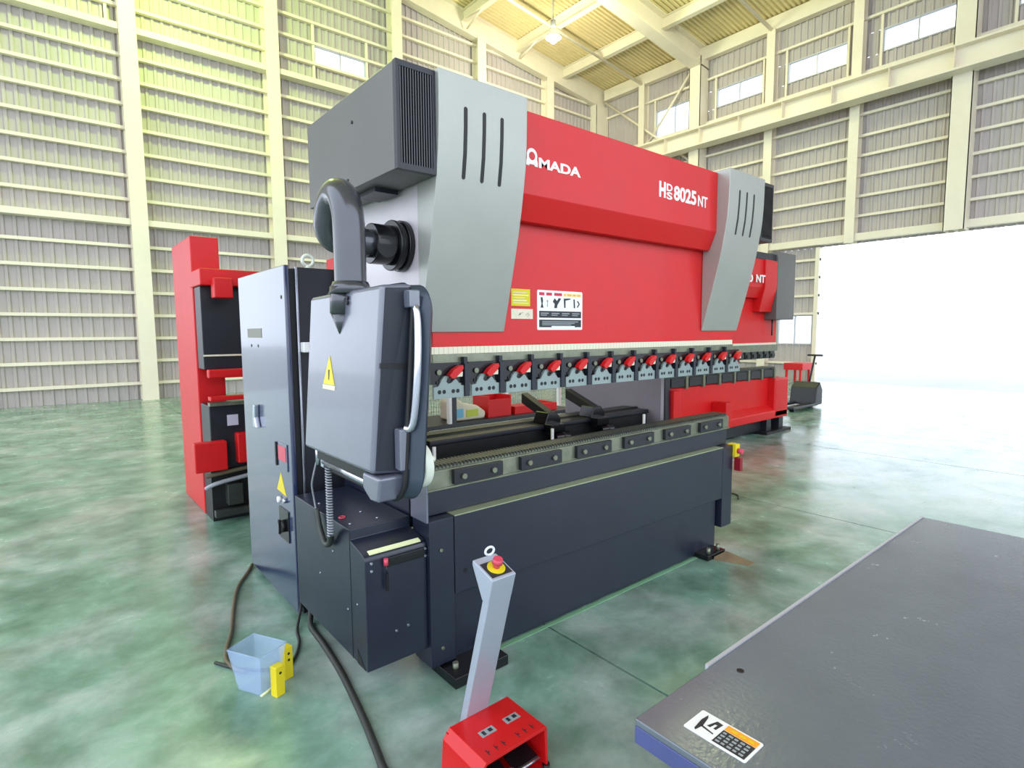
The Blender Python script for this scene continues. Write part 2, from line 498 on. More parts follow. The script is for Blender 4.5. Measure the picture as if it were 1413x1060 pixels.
# ---- roof
rd = MB()
pitch, ypos = 0.15, YF
prof = []
while ypos < YB:
    for t, k in ((0, 0), (0.45, 0), (0.6, 1), (0.85, 1)):
        prof.append((min(ypos + t * pitch, YB), k))
    ypos += pitch
prof.append((YB, 0))
vs = []
for yy, k in prof:
    for xx in (XL_, XR + 0.3):
        vs.append((xx, yy, deck_z(xx) + 0.06 * k))
rd.add(vs, [(2 * i, 2 * i + 1, 2 * i + 3, 2 * i + 2) for i in range(len(prof) - 1)])
ceil = struct('ceiling', rd, 'roof_deck', 'sloping cream roof of ribbed metal deck on steel purlins')
def sloped(mb, x0, x1, y0, y1, top0, depth0, depth1=None):
    depth1 = depth0 if depth1 is None else depth1
    a, b2 = deck_z(x0) - top0, deck_z(x1) - top0
    return mb.hexa([(x0, y0, a - depth0), (x1, y0, b2 - depth1), (x1, y1, b2 - depth1), (x0, y1, a - depth0), (x0, y0, a), (x1, y0, b2), (x1, y1, b2), (x0, y1, a)])
for yc in (YB - 0.22, 11.65, 4.1, -3.4):
    r = MB(); w = 0.15 if yc > 16 else 0.22
    sloped(r, XL_, XR - 0.06, yc - w, yc + w, 0.0, 0.03)
    sloped(r, XL_, XR - 0.06, yc - 0.02, yc + 0.02, 0.03, 0.62, 0.66)
    for xa, xb in ((XL_, XR - 0.06),):
        a, b2 = deck_z(xa) - 0.65, deck_z(xb) - 0.69
        r.hexa([(xa, yc - w, a - 0.04), (xb, yc - w, b2 - 0.04), (xb, yc + w, b2 - 0.04), (xa, yc + w, a - 0.04), (xa, yc - w, a), (xb, yc - w, b2), (xb, yc + w, b2), (xa, yc + w, a)])
    put('rafter', r, 'paint_cream', ceil)
for k in range(11):
    xp = 18.35 - 2.32 * (k + 1)
    if xp < XL_ + 0.2: break
    p = MB(); z = deck_z(xp)
    p.box(xp - 0.10, xp + 0.10, YF, YB - 0.1, z - 0.025, z - 0.002); p.box(xp - 0.10, xp + 0.10, YF, YB - 0.1, z - 0.36, z - 0.335); p.box(xp - 0.015, xp + 0.015, YF, YB - 0.1, z - 0.335, z - 0.025)
    put('purlin', p, 'paint_cream', ceil)
for yc in (14.1, 9.1, 6.6, 1.6):
    put('roof_strut', MB().cyl((XL_, yc, deck_z(XL_) - 0.40), (XR - 0.2, yc, deck_z(XR) - 0.40), 0.055, n=10), 'paint_cream', ceil)
for k in range(1, 5):
    xp = 18.35 - 2.32 * (k + 1); z = deck_z(xp)
    put('knee_brace', MB().cyl((xp, YB - 0.4, z - 0.62), (xp, YB - 1.3, z - 0.33), 0.03, n=8), 'paint_cream', ceil)

# ---- high-bay lamps
def lamp(x, y, z, power, rgb, label):
    t = thing('high_bay_lamp', (x, y, z), label, 'lamp', 'high-bay lamps under the roof')
    st = MB().cyl((x, y, z + 0.42), (x, y, deck_z(x) - 0.2), 0.02, n=8)
    put('stem', st, 'frame_metal', t)
    put('ballast_housing', MB().cyl((x, y, z + 0.22), (x, y, z + 0.44), 0.09, 0.08), 'frame_metal', t)
    put('reflector_shade', MB().cyl((x, y, z - 0.06), (x, y, z + 0.22), 0.24, 0.10, n=24, caps=False), 'white', t)
    put('bulb', MB().sphere((x, y, z - 0.06), 0.13, 16, 1.25), 'lamp_glow', t)
    ld = bpy.data.lights.new('lamp_light', 'POINT'); ld.energy = power; ld.color = rgb; ld.shadow_soft_size = 0.25
    lo = bpy.data.objects.new('lamp_light', ld); C.objects.link(lo); lo.parent = t; lo.location = (0, 0, -0.5)
LG = (0.64, 1.0, 0.18)
lamp(12.5, 13.05, 10.55, 300, (1.0, 0.98, 0.74), 'glowing high-bay lamp hanging from the roof above the red machine')
lamp(2.6, 13.2, 10.6, 750, LG, 'green-white high-bay lamp near the wide column of the gable wall')
lamp(13.4, 8.6, 11.1, 220, (0.9, 1.0, 0.55), 'high-bay lamp hanging near the middle of the eave wall')

# ================================================================== MAIN PRESS BRAKE
pb = thing('press_brake', (2.56, 2.6, 0), 'large press brake with silver curved covers, red hood and charcoal bed', 'press brake')
# --- bed
put('bed_panel', MB().box(1.385, 3.68, 2.093, 2.15, 0.372, 0.739), 'charcoal', pb, 0.003)
put('kick_panel', MB().box(1.40, 3.655, 2.126, 2.15, 0.012, 0.366), 'charcoal', pb, 0.003)
put('upper_bed', MB().box(1.255, 3.82, 2.150, 2.25, 0.745, 0.865), 'charcoal', pb, 0.003)
put('ledge_plate', MB().box(1.385, 3.68, 2.092, 2.16, 0.7395, 0.7445), 'ledge_sheen', pb)  # thin plate carries the painted reflection along the bed ledge
put('ledge_plate', MB().box(1.255, 1.381, 2.095, 2.16, 0.7395, 0.7425), 'charcoal', pb)
put('ledge_plate', MB().box(3.684, 3.815, 2.095, 2.16, 0.7395, 0.7425), 'charcoal', pb)
put('bed_body', MB().box(1.40, 3.65, 2.15, 2.42, 0.012, 0.739), 'charcoal', pb)
lp = put('end_post', MB().box(1.252, 1.381, 2.093, 2.24, 0.06, 0.739), 'charcoal', pb, 0.003)
for zz in (0.60, 0.14): put('bolt', MB().cyl((1.31, 2.094, zz), (1.31, 2.086, zz), 0.008, n=10), 'steel', lp)
put('end_post', MB().box(3.684, 3.815, 2.093, 2.24, 0.155, 0.739), 'charcoal', pb, 0.003)
put('side_tab', MB().box(1.2405, 1.2505, 2.094, 2.235, 0.735, 1.00), 'pendant_back', pb, 0.002)
for x0, x1 in ((1.30, 1.60), (3.40, 3.62)):
    ft = put('foot', MB().box(x0, x1, 2.02 if x0 > 2 else 1.975, 2.30, 0.0, 0.035 if x0 > 2 else 0.05), 'black_gloss', pb, 0.004)
    for xa in (x0 + 0.05, x1 - 0.05): put('anchor_bolt', MB().cyl((xa, 2.05, 0.03), (xa, 2.05, 0.075), 0.014, n=8), 'steel', ft)
put('bed_hole', MB().cyl((1.44, 2.094, 0.47), (1.44, 2.0915, 0.47), 0.011, n=12), 'black', pb)
# --- die rail: long steel rail, six bolted clamp blocks
rail = put('die_rail', MB().box(1.262, 3.822, 2.135, 2.275, 0.866, 0.952), 'steel', pb, 0.004)
put('rail_lip', MB().box(1.262, 3.822, 2.126, 2.28, 0.862, 0.870), 'steel', rail, 0.001)
put('die_holder', MB().prism([(2.15, 0.952), (2.15, 0.962), (2.165, 0.97), (2.245, 0.97), (2.26, 0.962), (2.26, 0.952)], 'x', 1.31, 3.82), 'steel', pb)
gr = MB()
for k in range(124):
    gr.box(1.315 + 0.0202 * k, 1.325 + 0.0202 * k, 2.148, 2.262, 0.955, 0.9712)
put('die_notches', gr, 'steel_dark', pb, kind='stuff')
for k in range(6):
    x0 = 1.402 + 0.4035 * k
    bl = put('die_clamp', MB().box(x0, x0 + 0.285, 2.112, 2.137, 0.878, 0.946), 'cabinet_dark', pb, 0.002)
    for dx in (0.05, 0.225):
        put('bolt', MB().cyl((x0 + dx, 2.113, 0.912), (x0 + dx, 2.098, 0.912), 0.013, n=10), 'steel', bl)
# --- side frames, ram, hood
for sx, x0, x1, yb_ in ((1, 1.262, 1.30, 3.03), (-1, 3.50, 3.54, 3.50)):
    put('lower_frame', MB().prism([(2.50, 0.02), (2.50, 0.64), (2.29, 0.66), (2.29, 0.862), (2.50, 0.862), (yb_, 0.862), (yb_, 0.02)], 'x', x0, x1), 'charcoal', pb, 0.004)
    fr = MB().prism([(2.50, 0.862), (2.50, 1.42), (2.42, 1.53), (2.225, 1.55), (2.225, 2.49), (2.95, 2.49), (yb_, 2.2), (yb_, 0.862)], 'x', x0, x1)
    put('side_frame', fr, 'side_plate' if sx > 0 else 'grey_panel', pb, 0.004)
put('cover_backing', MB().box(1.262, 1.306, 2.13, 2.225, 1.58, 2.49), 'side_plate', pb)
put('ram', MB().box(1.31, 3.815, 2.13, 2.22, 1.508, 2.40), 'red', pb, 0.003)
hood = put('hood', MB().prism([(2.03, 2.588), (2.03, 2.215), (2.078, 2.098), (2.128, 2.098), (2.128, 2.588)], 'x', 1.62, 3.414), 'red', pb, 0.004)
put('hood_top', MB().box(1.30, 3.82, 2.128, 2.85, 2.50, 2.588), 'red', pb, 0.003)
put('ruler_strip', MB().box(1.30, 3.815, 2.122, 2.135, 1.476, 1.508), 'ruler', pb)
put('clamp_rail', MB().box(1.30, 3.815, 2.115, 2.21, 1.436, 1.476), 'steel', pb, 0.003)
put('ram_tang', MB().box(1.31, 3.81, 2.145, 2.20, 1.355, 1.436), 'black_gloss', pb)
# --- silver covers with slots
prof_c = [(1.945, 2.602), (1.946, 2.50), (1.949, 2.40), (1.956, 2.30), (1.969, 2.215), (1.985, 2.12), (2.006, 2.02), (2.030, 1.92), (2.058, 1.81), (2.085, 1.71), (2.106, 1.63), (2.121, 1.573), (2.128, 1.573), (2.128, 2.602)]
def cover_y(z):
    for (ya, za), (yb, zb) in zip(prof_c[:-2], prof_c[1:-1]):
        if zb <= z <= za:
            return ya + (yb - ya) * (za - z) / max(1e-6, za - zb)
    return 2.1
for x0, x1 in ((1.246, 1.706), (3.414, 3.868)):
    cv = put('side_cover', MB().prism(prof_c, 'x', x0, x1, True), 'silver', pb, 0.004)
    for fx in (0.28, 0.485, 0.69):
        xs = x0 + fx * (x1 - x0)
        zs = [2.21 + (2.474 - 2.21) * i / 6 for i in range(7)]
        s_ = MB()
        for za, zb in zip(zs[:-1], zs[1:]):
            s_.hexa([(xs - 0.009, cover_y(za) - 0.0012, za), (xs + 0.009, cover_y(za) - 0.0012, za), (xs + 0.009, cover_y(za) + 0.01, za), (xs - 0.009, cover_y(za) + 0.01, za),
                     (xs - 0.009, cover_y(zb) - 0.0012, zb), (xs + 0.009, cover_y(zb) - 0.0012, zb), (xs + 0.009, cover_y(zb) + 0.01, zb), (xs - 0.009, cover_y(zb) + 0.01, zb)])
        for zz in (zs[0], zs[-1]):
            s_.cyl((xs, cover_y(zz) - 0.0012, zz), (xs, cover_y(zz) + 0.01, zz), 0.009, n=12)
        put('vent_slot', s_, 'black', cv)
# --- motor boxes with front grilles
for x0, x1 in ((1.072, 1.244), (3.870, 4.042)):
    bx_ = put('motor_box', MB().box(x0, x1, 1.992, 2.885, 2.196, 2.594), 'charcoal_box', pb, 0.004)
    fz0, fz1 = 2.196, 2.594
    f_ = MB()
    f_.box(x0, x1, 1.968, 1.992, fz0, fz0 + 0.022).box(x0, x1, 1.968, 1.992, fz1 - 0.022, fz1)
    f_.box(x0, x0 + 0.014, 1.968, 1.992, fz0 + 0.022, fz1 - 0.022).box(x1 - 0.014, x1, 1.968, 1.992, fz0 + 0.022, fz1 - 0.022)
    put('grille_frame', f_, 'cabinet_dark', bx_)
    put('grille_backing', MB().box(x0 + 0.014, x1 - 0.014, 1.984, 1.991, fz0 + 0.022, fz1 - 0.022), 'grille_dark', bx_)
    n = 13; st = (x1 - x0 - 0.028) / n
    copies('grille_slat', MB().box(x0 + 0.014 + st * 0.3, x0 + 0.014 + st * 0.75, 1.970, 1.984, fz0 + 0.022, fz1 - 0.022), 'grille_dark', bx_, [(st * i, 0, 0) for i in range(n)])
    if x0 < 2:
        for yy, zz in ((2.36, 2.47), (2.42, 2.24)):
            put('screw', MB().cyl((x0 - 0.004, yy, zz), (x0 + 0.002, yy, zz), 0.007, n=10), 'black', bx_)
        put('box_port', MB().box(1.13, 1.24, 2.28, 2.46, 2.176, 2.196), 'cabinet_dark', bx_)
# --- thirteen punch clamps
def clamp_plate():
    P = [(0.0, 1.283), (0.158, 1.283), (0.158, 1.325), (0.140, 1.327), (0.117, 1.350), (0.109, 1.350), (0.090, 1.337), (0.074, 1.335), (0.064, 1.343), (0.070, 1.354), (0.084, 1.358), (0.080, 1.365), (0.055, 1.363), (0.040, 1.350), (0.024, 1.328), (0.0, 1.325)]
    return MB().prism(P, 'y', 2.086, 2.100)
xb = 1.457 - 0.2018
c0 = clamp_plate(); c0.v = [(p[0] + xb + 0.03, p[1], 1.283 + (p[2] - 1.283) * 1.22) for p in c0.v]
holes = [MB().cyl((xb + 0.03 + dx, 2.0862, 1.312), (xb + 0.03 + dx, 2.0852, 1.312), 0.0095, n=10) for dx in (0.028, 0.052, 0.100, 0.124)]
body = MB().box(xb + 0.022, xb + 0.196, 2.10, 2.146, 1.345, 1.438).box(xb + 0.05, xb + 0.17, 2.095, 2.13, 1.30, 1.36)
lev = MB().prism([(0.098, 1.375), (0.112, 1.360), (0.128, 1.362), (0.160, 1.388), (0.172, 1.404), (0.168, 1.418), (0.150, 1.414), (0.120, 1.398)], 'y', 2.062, 2.092)
lev.v = [(p[0] + xb, p[1], p[2] + 0.010) for p in lev.v]
tip = MB().prism([(0.140, 1.366), (0.170, 1.366), (0.172, 1.388), (0.158, 1.384)], 'y', 2.070, 2.090)
tip.v = [(p[0] + xb, p[1], p[2] + 0.010) for p in tip.v]
spc = MB().box(xb + 0.189, xb + 0.2145, 2.078, 2.112, 1.285, 1.432).box(xb + 0.192, xb + 0.211, 2.088, 2.116, 1.432, 1.462)
knob = MB().cyl((xb + 0.062, 2.098, 1.398), (xb + 0.062, 2.09, 1.398), 0.012, n=12)
meshes = []
for nm, mb_, mt_ in (('punch_clamp', body, 'black_gloss'), ('clamp_plate', c0, 'clamp_grey'), ('lever', lev, 'red'), ('lever_tip', tip, 'paper'), ('spacer', spc, 'pendant_side'), ('screw', knob, 'steel')) + tuple(('bolt_hole', h_, 'black') for h_ in holes):
    me = mb_.mesh(nm, OFF[pb]); me.materials.append(M[mt_]); meshes.append((nm, me))
for k in range(13):
    o = link('punch_clamp', meshes[0][1], pb, (0.2018 * k, 0, 0))
    for nm, me in meshes[1:]:
        if nm == 'spacer' and k == 12: continue
        link(nm, me, o)
# --- lettering and stickers on hood and ram
pts = []
lg = MB()
cx_, cz_ = 1.806, 2.392
ring_o = [(cx_ + 0.033 * math.cos(math.radians(a)), cz_ + 0.033 * math.sin(math.radians(a))) for a in range(-40, 221, 10)]
outer = [(cx_ + 0.036, cz_ - 0.047)] + [(cx_ + 0.036, cz_ - 0.03)] + ring_o[2:-2] + [(cx_ - 0.036, cz_ - 0.03), (cx_ - 0.036, cz_ - 0.047), (cx_ - 0.018, cz_ - 0.047), (cx_ - 0.014, cz_ - 0.040), (cx_ + 0.014, cz_ - 0.040), (cx_ + 0.018, cz_ - 0.047)]
lg.prism(outer, 'y', 2.0275, 2.0302)
emb = put('brand_initial', lg, 'white', hood, label='white letter A drawn as a ring on two feet')
put('brand_initial_counter', MB().cyl((cx_, 2.0276, cz_ - 0.002), (cx_, 2.0268, cz_ - 0.002), 0.019, n=24), 'red', hood)
text('brand_lettering', 'MADA', 1.850, 2.0296, 2.345, 0.047, 0.285, 'white', hood, 0.035)
text('model_lettering', 'H', 2.790, 2.0296, 2.348, 0.090, 0.062, 'white', hood, 0.045)
text('model_lettering', 'D', 2.862, 2.0296, 2.392, 0.042, 0.056, 'white', hood, 0.03)
text('model_lettering', 'S', 2.862, 2.0296, 2.345, 0.042, 0.056, 'white', hood, 0.03)
text('model_lettering', '8025', 2.934, 2.0296, 2.348, 0.086, 0.235, 'white', hood, 0.03)
text('model_lettering', 'NT', 3.190, 2.0296, 2.348, 0.066, 0.105, 'white', hood, 0.02)
YS = 2.1295
yl = put('yellow_label', MB().box(1.757, 1.879, YS - 0.002, YS + 0.001, 1.70, 1.783), 'yellow_label', pb)
for k in range(5):
    put('print_line', MB().box(1.768, 1.868 - 0.012 * (k % 3), YS - 0.0026, YS - 0.0018, 1.712 + 0.013 * k, 1.716 + 0.013 * k), 'strip_yellow' if k % 2 else 'paper', yl)
wl = put('paper_label', MB().box(1.757, 1.897, YS - 0.002, YS + 0.001, 1.637, 1.686), 'paper', pb)
put('handwriting', MB().tube([(1.80, YS - 0.003, 1.652), (1.815, YS - 0.003, 1.668), (1.81, YS - 0.003, 1.656), (1.83, YS - 0.003, 1.67)], 0.0012, 5).tube([(1.85, YS - 0.003, 1.655), (1.862, YS - 0.003, 1.667), (1.873, YS - 0.003, 1.656), (1.86, YS - 0.003, 1.65)], 0.0012, 5), 'ink_soft', wl)
sl = put('warning_sticker', MB().prism(rrect(1.927, 2.256, 1.582, 1.784, 0.008), 'y', YS - 0.002, YS + 0.001), 'white', pb)
ST = lambda mb, mt, nm='print_block': put(nm, mb, mt, sl)
def sb(u0, u1, w0, w1, d=0.0028):
    return MB().box(1.927 + u0 * 0.329, 1.927 + u1 * 0.329, YS - d, YS - 0.0018, 1.582 + w0 * 0.202, 1.582 + w1 * 0.202)
ST(sb(0.04, 0.97, 0.07, 0.26), 'ink'); ST(sb(0.04, 0.97, 0.31, 0.48), 'ink')
ST(sb(0.30, 0.82, 0.03, 0.10, 0.003), 'white')
for a, b2 in ((0.04, 0.15), (0.19, 0.31), (0.36, 0.53)): ST(sb(a, b2, 0.87, 0.945), 'ink_red')
ST(sb(0.56, 0.97, 0.86, 0.95), 'pale_orange')
for a, b2 in ((0.58, 0.61), (0.65, 0.74), (0.78, 0.84), (0.88, 0.95)): ST(sb(a, b2, 0.885, 0.92, 0.0032), 'orange')
for k in range(4):
    ST(sb(0.07 + 0.23 * k, 0.24 + 0.23 * k, 0.41, 0.435, 0.0034), 'ink_soft'); ST(sb(0.07 + 0.23 * k, 0.20 + 0.23 * k, 0.365, 0.385, 0.0034), 'ink_soft')
for k in range(3): ST(sb(0.10, 0.90 - 0.08 * k, 0.20 - 0.04 * k, 0.22 - 0.04 * k, 0.0034), 'ink_soft')
def pic(poly): return MB().prism([(1.927 + u * 0.329, 1.582 + w * 0.202) for u, w in poly], 'y', YS - 0.0028, YS - 0.0018)
ST(pic([(0.07, 0.56), (0.13, 0.56), (0.11, 0.66), (0.12, 0.74), (0.11, 0.82), (0.07, 0.82), (0.08, 0.72), (0.09, 0.66)]), 'ink', 'pictogram')
ST(pic([(0.20, 0.60), (0.22, 0.58), (0.23, 0.76), (0.19, 0.74), (0.215, 0.68)]), 'ink_soft', 'pictogram')
ST(pic([(0.36, 0.56), (0.42, 0.56), (0.43, 0.64), (0.51, 0.80), (0.46, 0.82), (0.42, 0.74), (0.37, 0.81), (0.33, 0.72), (0.37, 0.66)]), 'ink', 'pictogram')
ST(pic([(0.58, 0.57), (0.61, 0.57), (0.61, 0.76), (0.72, 0.79), (0.72, 0.82), (0.57, 0.81)]), 'ink', 'pictogram')
ST(pic([(0.80, 0.57), (0.83, 0.57), (0.82, 0.80), (0.79, 0.80)]), 'ink', 'pictogram')
ST(pic([(0.89, 0.58), (0.94, 0.68), (0.90, 0.76), (0.87, 0.76), (0.91, 0.68), (0.87, 0.60)]), 'ink', 'pictogram')
# --- back gauge inside the throat
bgz = 0.96
put('gauge_beam', MB().box(1.57, 3.49, 2.60, 2.70, 0.955, 0.985), 'cabinet_dark', pb, 0.006)
put('gauge_beam', MB().box(1.57, 3.49, 2.73, 2.84, 0.965, 0.992), 'cabinet_dark', pb, 0.006)
put('gauge_rail', MB().cyl((1.57, 2.715, 0.985), (3.49, 2.715, 0.985), 0.012, n=12), 'steel_dark', pb)
put('gauge_under', MB().box(1.57, 3.49, 2.62, 2.84, 0.55, 0.955), 'black', pb)
for xg in (2.47, 2.90):
    gb = put('gauge_finger', MB().prism([(xg - 0.06, 0.986), (xg + 0.08, 0.986), (xg + 0.08, 1.02), (xg + 0.04, 1.06), (xg - 0.03, 1.06)], 'y', 2.59, 2.71), 'black_gloss', pb, 0.006)
    put('finger_arm', MB().hexa([(xg - 0.03, 2.60, 1.00), (xg + 0.03, 2.60, 1.00), (xg + 0.12, 2.96, 1.08), (xg + 0.06, 2.96, 1.08), (xg - 0.03, 2.60, 1.06), (xg + 0.03, 2.60, 1.06), (xg + 0.12, 2.96, 1.15), (xg + 0.06, 2.96, 1.15)]), 'black', gb, 0.004)
    put('finger_block', MB().box(xg - 0.06, xg + 0.06, 2.53, 2.60, 0.94, 0.99), 'black_gloss', gb, 0.004)
    put('finger_cylinder', MB().cyl((xg - 0.02, 2.55, 0.90), (xg + 0.10, 2.55, 0.90), 0.035, n=16), 'black_gloss', gb)
for xs_ in (1.36, 2.2, 3.1):
    put('guide_pin', MB().cyl((xs_ + 0.15, 2.46, 0.6), (xs_ + 0.15, 2.46, 0.985), 0.010, n=8), 'white', pb)
put('floor_tape', MB().box(1.45, 3.55, 2.100, 2.124, 0.0, 0.004), 'green_tape', pb)
# --- left service box with stepped top, hung on the bed just off the floor
sv = put('service_box', MB().prism([(2.118, 0.15), (2.118, 0.630), (2.124, 0.645), (2.145, 0.656), (2.262, 0.682), (2.262, 0.728), (2.95, 0.728), (2.95, 0.15)], 'x', 0.957, 1.2505), 'charcoal', pb, 0.004)
put('yellow_strip', MB().hexa([(0.985, 2.130, 0.6490), (1.228, 2.130, 0.6490), (1.228, 2.152, 0.6580), (0.985, 2.152, 0.6580), (0.985, 2.129, 0.6535), (1.228, 2.129, 0.6535), (1.228, 2.151, 0.6615), (0.985, 2.151, 0.6615)]), 'strip_yellow', sv)
put('panel_seam', MB().box(0.9555, 0.9575, 2.262, 2.265, 0.15, 0.728), 'black', sv)
put('front_flap', MB().box(1.06, 1.235, 2.110, 2.119, 0.585, 0.625), 'black_gloss', sv, 0.003)
put('red_knob', MB().cyl((1.045, 2.102, 0.600), (1.045, 2.102, 0.628), 0.010, n=12), 'estop_red', sv)
put('hanging_key', MB().tube([(1.045, 2.100, 0.600), (1.046, 2.098, 0.575), (1.047, 2.100, 0.565)], 0.003, 6).box(1.041, 1.053, 2.096, 2.102, 0.490, 0.566), 'black_gloss', sv)
for yy, zz in ((2.20, 0.42), (2.30, 0.36), (2.45, 0.58), (2.62, 0.42)):
    put('screw', MB().cyl((0.958, yy, zz), (0.953, yy, zz), 0.005, n=8), 'chrome', sv)
for xx, zz in ((0.985, 0.618), (0.985, 0.585), (1.243, 0.618), (1.243, 0.585), (1.093, 0.29), (1.15, 0.296)):
    put('screw', MB().cyl((xx, 2.119, zz), (xx, 2.113, zz), 0.006, n=8), 'chrome', sv)
for xx, yy in ((0.99, 2.33), (1.12, 2.33), (1.0, 2.72), (1.10, 2.46)):
    put('screw', MB().cyl((xx, yy, 0.728), (xx, yy, 0.733), 0.006, n=8), 'chrome', sv)
put('red_ring', MB().tube([(1.00 + 0.014 * math.cos(a * 0.5236), 2.44 + 0.014 * math.sin(a * 0.5236), 0.731) for a in range(12)], 0.003, 6, True), 'estop_red', sv)
put('corner_notch', MB().prism([(2.135, 0.151), (2.215, 0.151), (2.215, 0.215)], 'x', 0.9555, 0.9575), 'black', sv)
# --- emergency-stop box on the right end
eb = put('stop_box', MB().box(3.816, 3.875, 2.07, 2.14, 0.655, 0.75), 'yellow', pb, 0.006)
put('stop_button', MB().cyl((3.846, 2.07, 0.70), (3.846, 2.035, 0.70), 0.020, n=16), 'estop_red', eb)
put('red_tag', MB().box(3.83, 3.865, 2.04, 2.09, 0.555, 0.65), 'tag_red', pb, 0.004)

# ================================================================== CONTROL PENDANT ON GOOSENECK
pe = thing('control_pendant', (0.95, 2.05, 0.98), 'dark control pendant with pale glossy back hanging from a thick gooseneck arm', 'control panel')
jt = put('arm_joint', MB().cyl((1.262, 2.285, 1.955), (1.235, 2.285, 1.955), 0.112, n=28).cyl((1.235, 2.285, 1.955), (1.215, 2.285, 1.955), 0.102, n=28).cyl((1.215, 2.285, 1.955), (1.195, 2.285, 1.955), 0.110, n=28).cyl((1.195, 2.285, 1.955), (1.10, 2.285, 1.955), 0.086, n=28), 'black_gloss', pe, 0.004)
put('joint_cap', MB().cyl((1.14, 2.20, 1.935), (1.14, 2.215, 1.935), 0.045, n=20), 'rubber', jt)
arm = smooth_path([(1.12, 2.285, 1.955), (1.0, 2.285, 1.955), (0.94, 2.28, 1.965), (0.915, 2.265, 2.01), (0.91, 2.225, 2.075), (0.91, 2.165, 2.108), (0.91, 2.105, 2.085), (0.91, 2.068, 2.02), (0.91, 2.06, 1.93), (0.91, 2.06, 1.84), (0.91, 2.06, 1.76)], 7)
put('gooseneck_arm', MB().tube(arm, 0.060, 26), 'arm_paint', pe)
put('arm_collar', MB().cyl((0.91, 2.06, 1.72), (0.91, 2.06, 1.765), 0.083, 0.066, n=28), 'arm_paint', pe)
hs = MB()
hs.hexa([(0.83, 1.763, 1.088), (0.975, 1.74, 1.075), (0.975, 2.42, 1.075), (0.83, 2.406, 1.088), (0.87, 1.729, 1.732), (0.985, 1.722, 1.740), (0.985, 2.40, 1.735), (0.87, 2.38, 1.720)])
hsg = put('housing', hs, 'pendant_back', pe, 0.016, 4)
put('boss', MB().cyl((0.874, 2.06, 1.645), (0.876, 2.06, 1.745), 0.046, n=24).cyl((0.864, 2.06, 1.568), (0.874, 2.06, 1.645), 0.006, 0.046, n=24), 'arm_paint', hsg)
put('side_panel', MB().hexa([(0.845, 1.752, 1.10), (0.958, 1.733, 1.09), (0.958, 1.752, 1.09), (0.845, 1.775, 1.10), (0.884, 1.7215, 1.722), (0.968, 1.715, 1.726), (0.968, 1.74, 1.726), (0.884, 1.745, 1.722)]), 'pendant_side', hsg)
put('side_groove', MB().hexa([(0.862, 1.7345, 1.452), (0.965, 1.719, 1.448), (0.965, 1.75, 1.448), (0.862, 1.76, 1.452), (0.863, 1.7335, 1.470), (0.966, 1.718, 1.466), (0.966, 1.75, 1.466), (0.863, 1.76, 1.470)]), 'black', hsg)
put('cable_port', MB().cyl((0.868, 1.99, 1.70), (0.860, 1.99, 1.70), 0.008, n=10).cyl((0.867, 1.99, 1.682), (0.858, 1.99, 1.682), 0.008, n=10), 'black', hsg)
# warning triangle on the pale back
def back_x(z): return 0.83 + 0.04 * (z - 1.088) / 0.64 - 0.0012
def tri(y0, y1, ya, z0, z1, eps):
    return MB().hexa([(back_x(z0) - eps, y0, z0), (back_x(z0) - eps, y1, z0), (back_x(z0) + 0.002, y1, z0), (back_x(z0) + 0.002, y0, z0), (back_x(z1) - eps, ya - 0.002, z1), (back_x(z1) - eps, ya + 0.002, z1), (back_x(z1) + 0.002, ya + 0.002, z1), (back_x(z1) + 0.002, ya - 0.002, z1)])
wt = put('warning_triangle', tri(2.095, 2.205, 2.15, 1.372, 1.482, 0.0012), 'yellow', hsg)
put('triangle_symbol', MB().hexa([(back_x(1.39) - 0.002, 2.145, 1.39), (back_x(1.39) - 0.002, 2.152, 1.39), (back_x(1.39), 2.152, 1.39), (back_x(1.39), 2.145, 1.39), (back_x(1.43) - 0.002, 2.143, 1.43), (back_x(1.43) - 0.002, 2.156, 1.43), (back_x(1.43), 2.156, 1.43), (back_x(1.43), 2.143, 1.43)]), 'ink', hsg)
put('warning_text_label', tri(2.090, 2.210, 2.15, 1.350, 1.3700, 0.0012) if False else MB().hexa([(back_x(1.352) - 0.0012, 2.09, 1.352), (back_x(1.352) - 0.0012, 2.21, 1.352), (back_x(1.352) + 0.002, 2.21, 1.352), (back_x(1.352) + 0.002, 2.09, 1.352), (back_x(1.37) - 0.0012, 2.09, 1.37), (back_x(1.37) - 0.0012, 2.21, 1.37), (back_x(1.37) + 0.002, 2.21, 1.37), (back_x(1.37) + 0.002, 2.09, 1.37)]), 'paper', hsg)
# bezel: rounded screen frame leaning with the housing
bzp = rrect(1.655, 2.46, 0.985, 1.738, 0.085, 7)
bz = MB()
n = len(bzp)
def bzx(z, d): return d + 0.055 * (z - 0.985) / 0.75
vs = [(bzx(z, 0.925), y + 0.045, z) for y, z in bzp] + [(bzx(z, 0.965), y, z) for y, z in bzp] + [(bzx(z, 0.985), y + (0.02 if y < 2 else -0.02), z + (0.02 if z < 1.3 else -0.02)) for y, z in bzp]
bz.add(vs, [tuple(range(n)), tuple(range(2 * n, 3 * n))[::-1]])
for r_ in (0, 1):
    bz.add(vs, [(r_ * n + i, r_ * n + (i + 1) % n, (r_ + 1) * n + (i + 1) % n, (r_ + 1) * n + i) for i in range(n)], True)
bez = put('screen_bezel', bz, 'bezel', pe, 0.004)
put('gasket', MB().tube([(bzx(z, 0.918), y + 0.04, z) for y, z in bzp], 0.009, 8, True), 'rubber', bez)
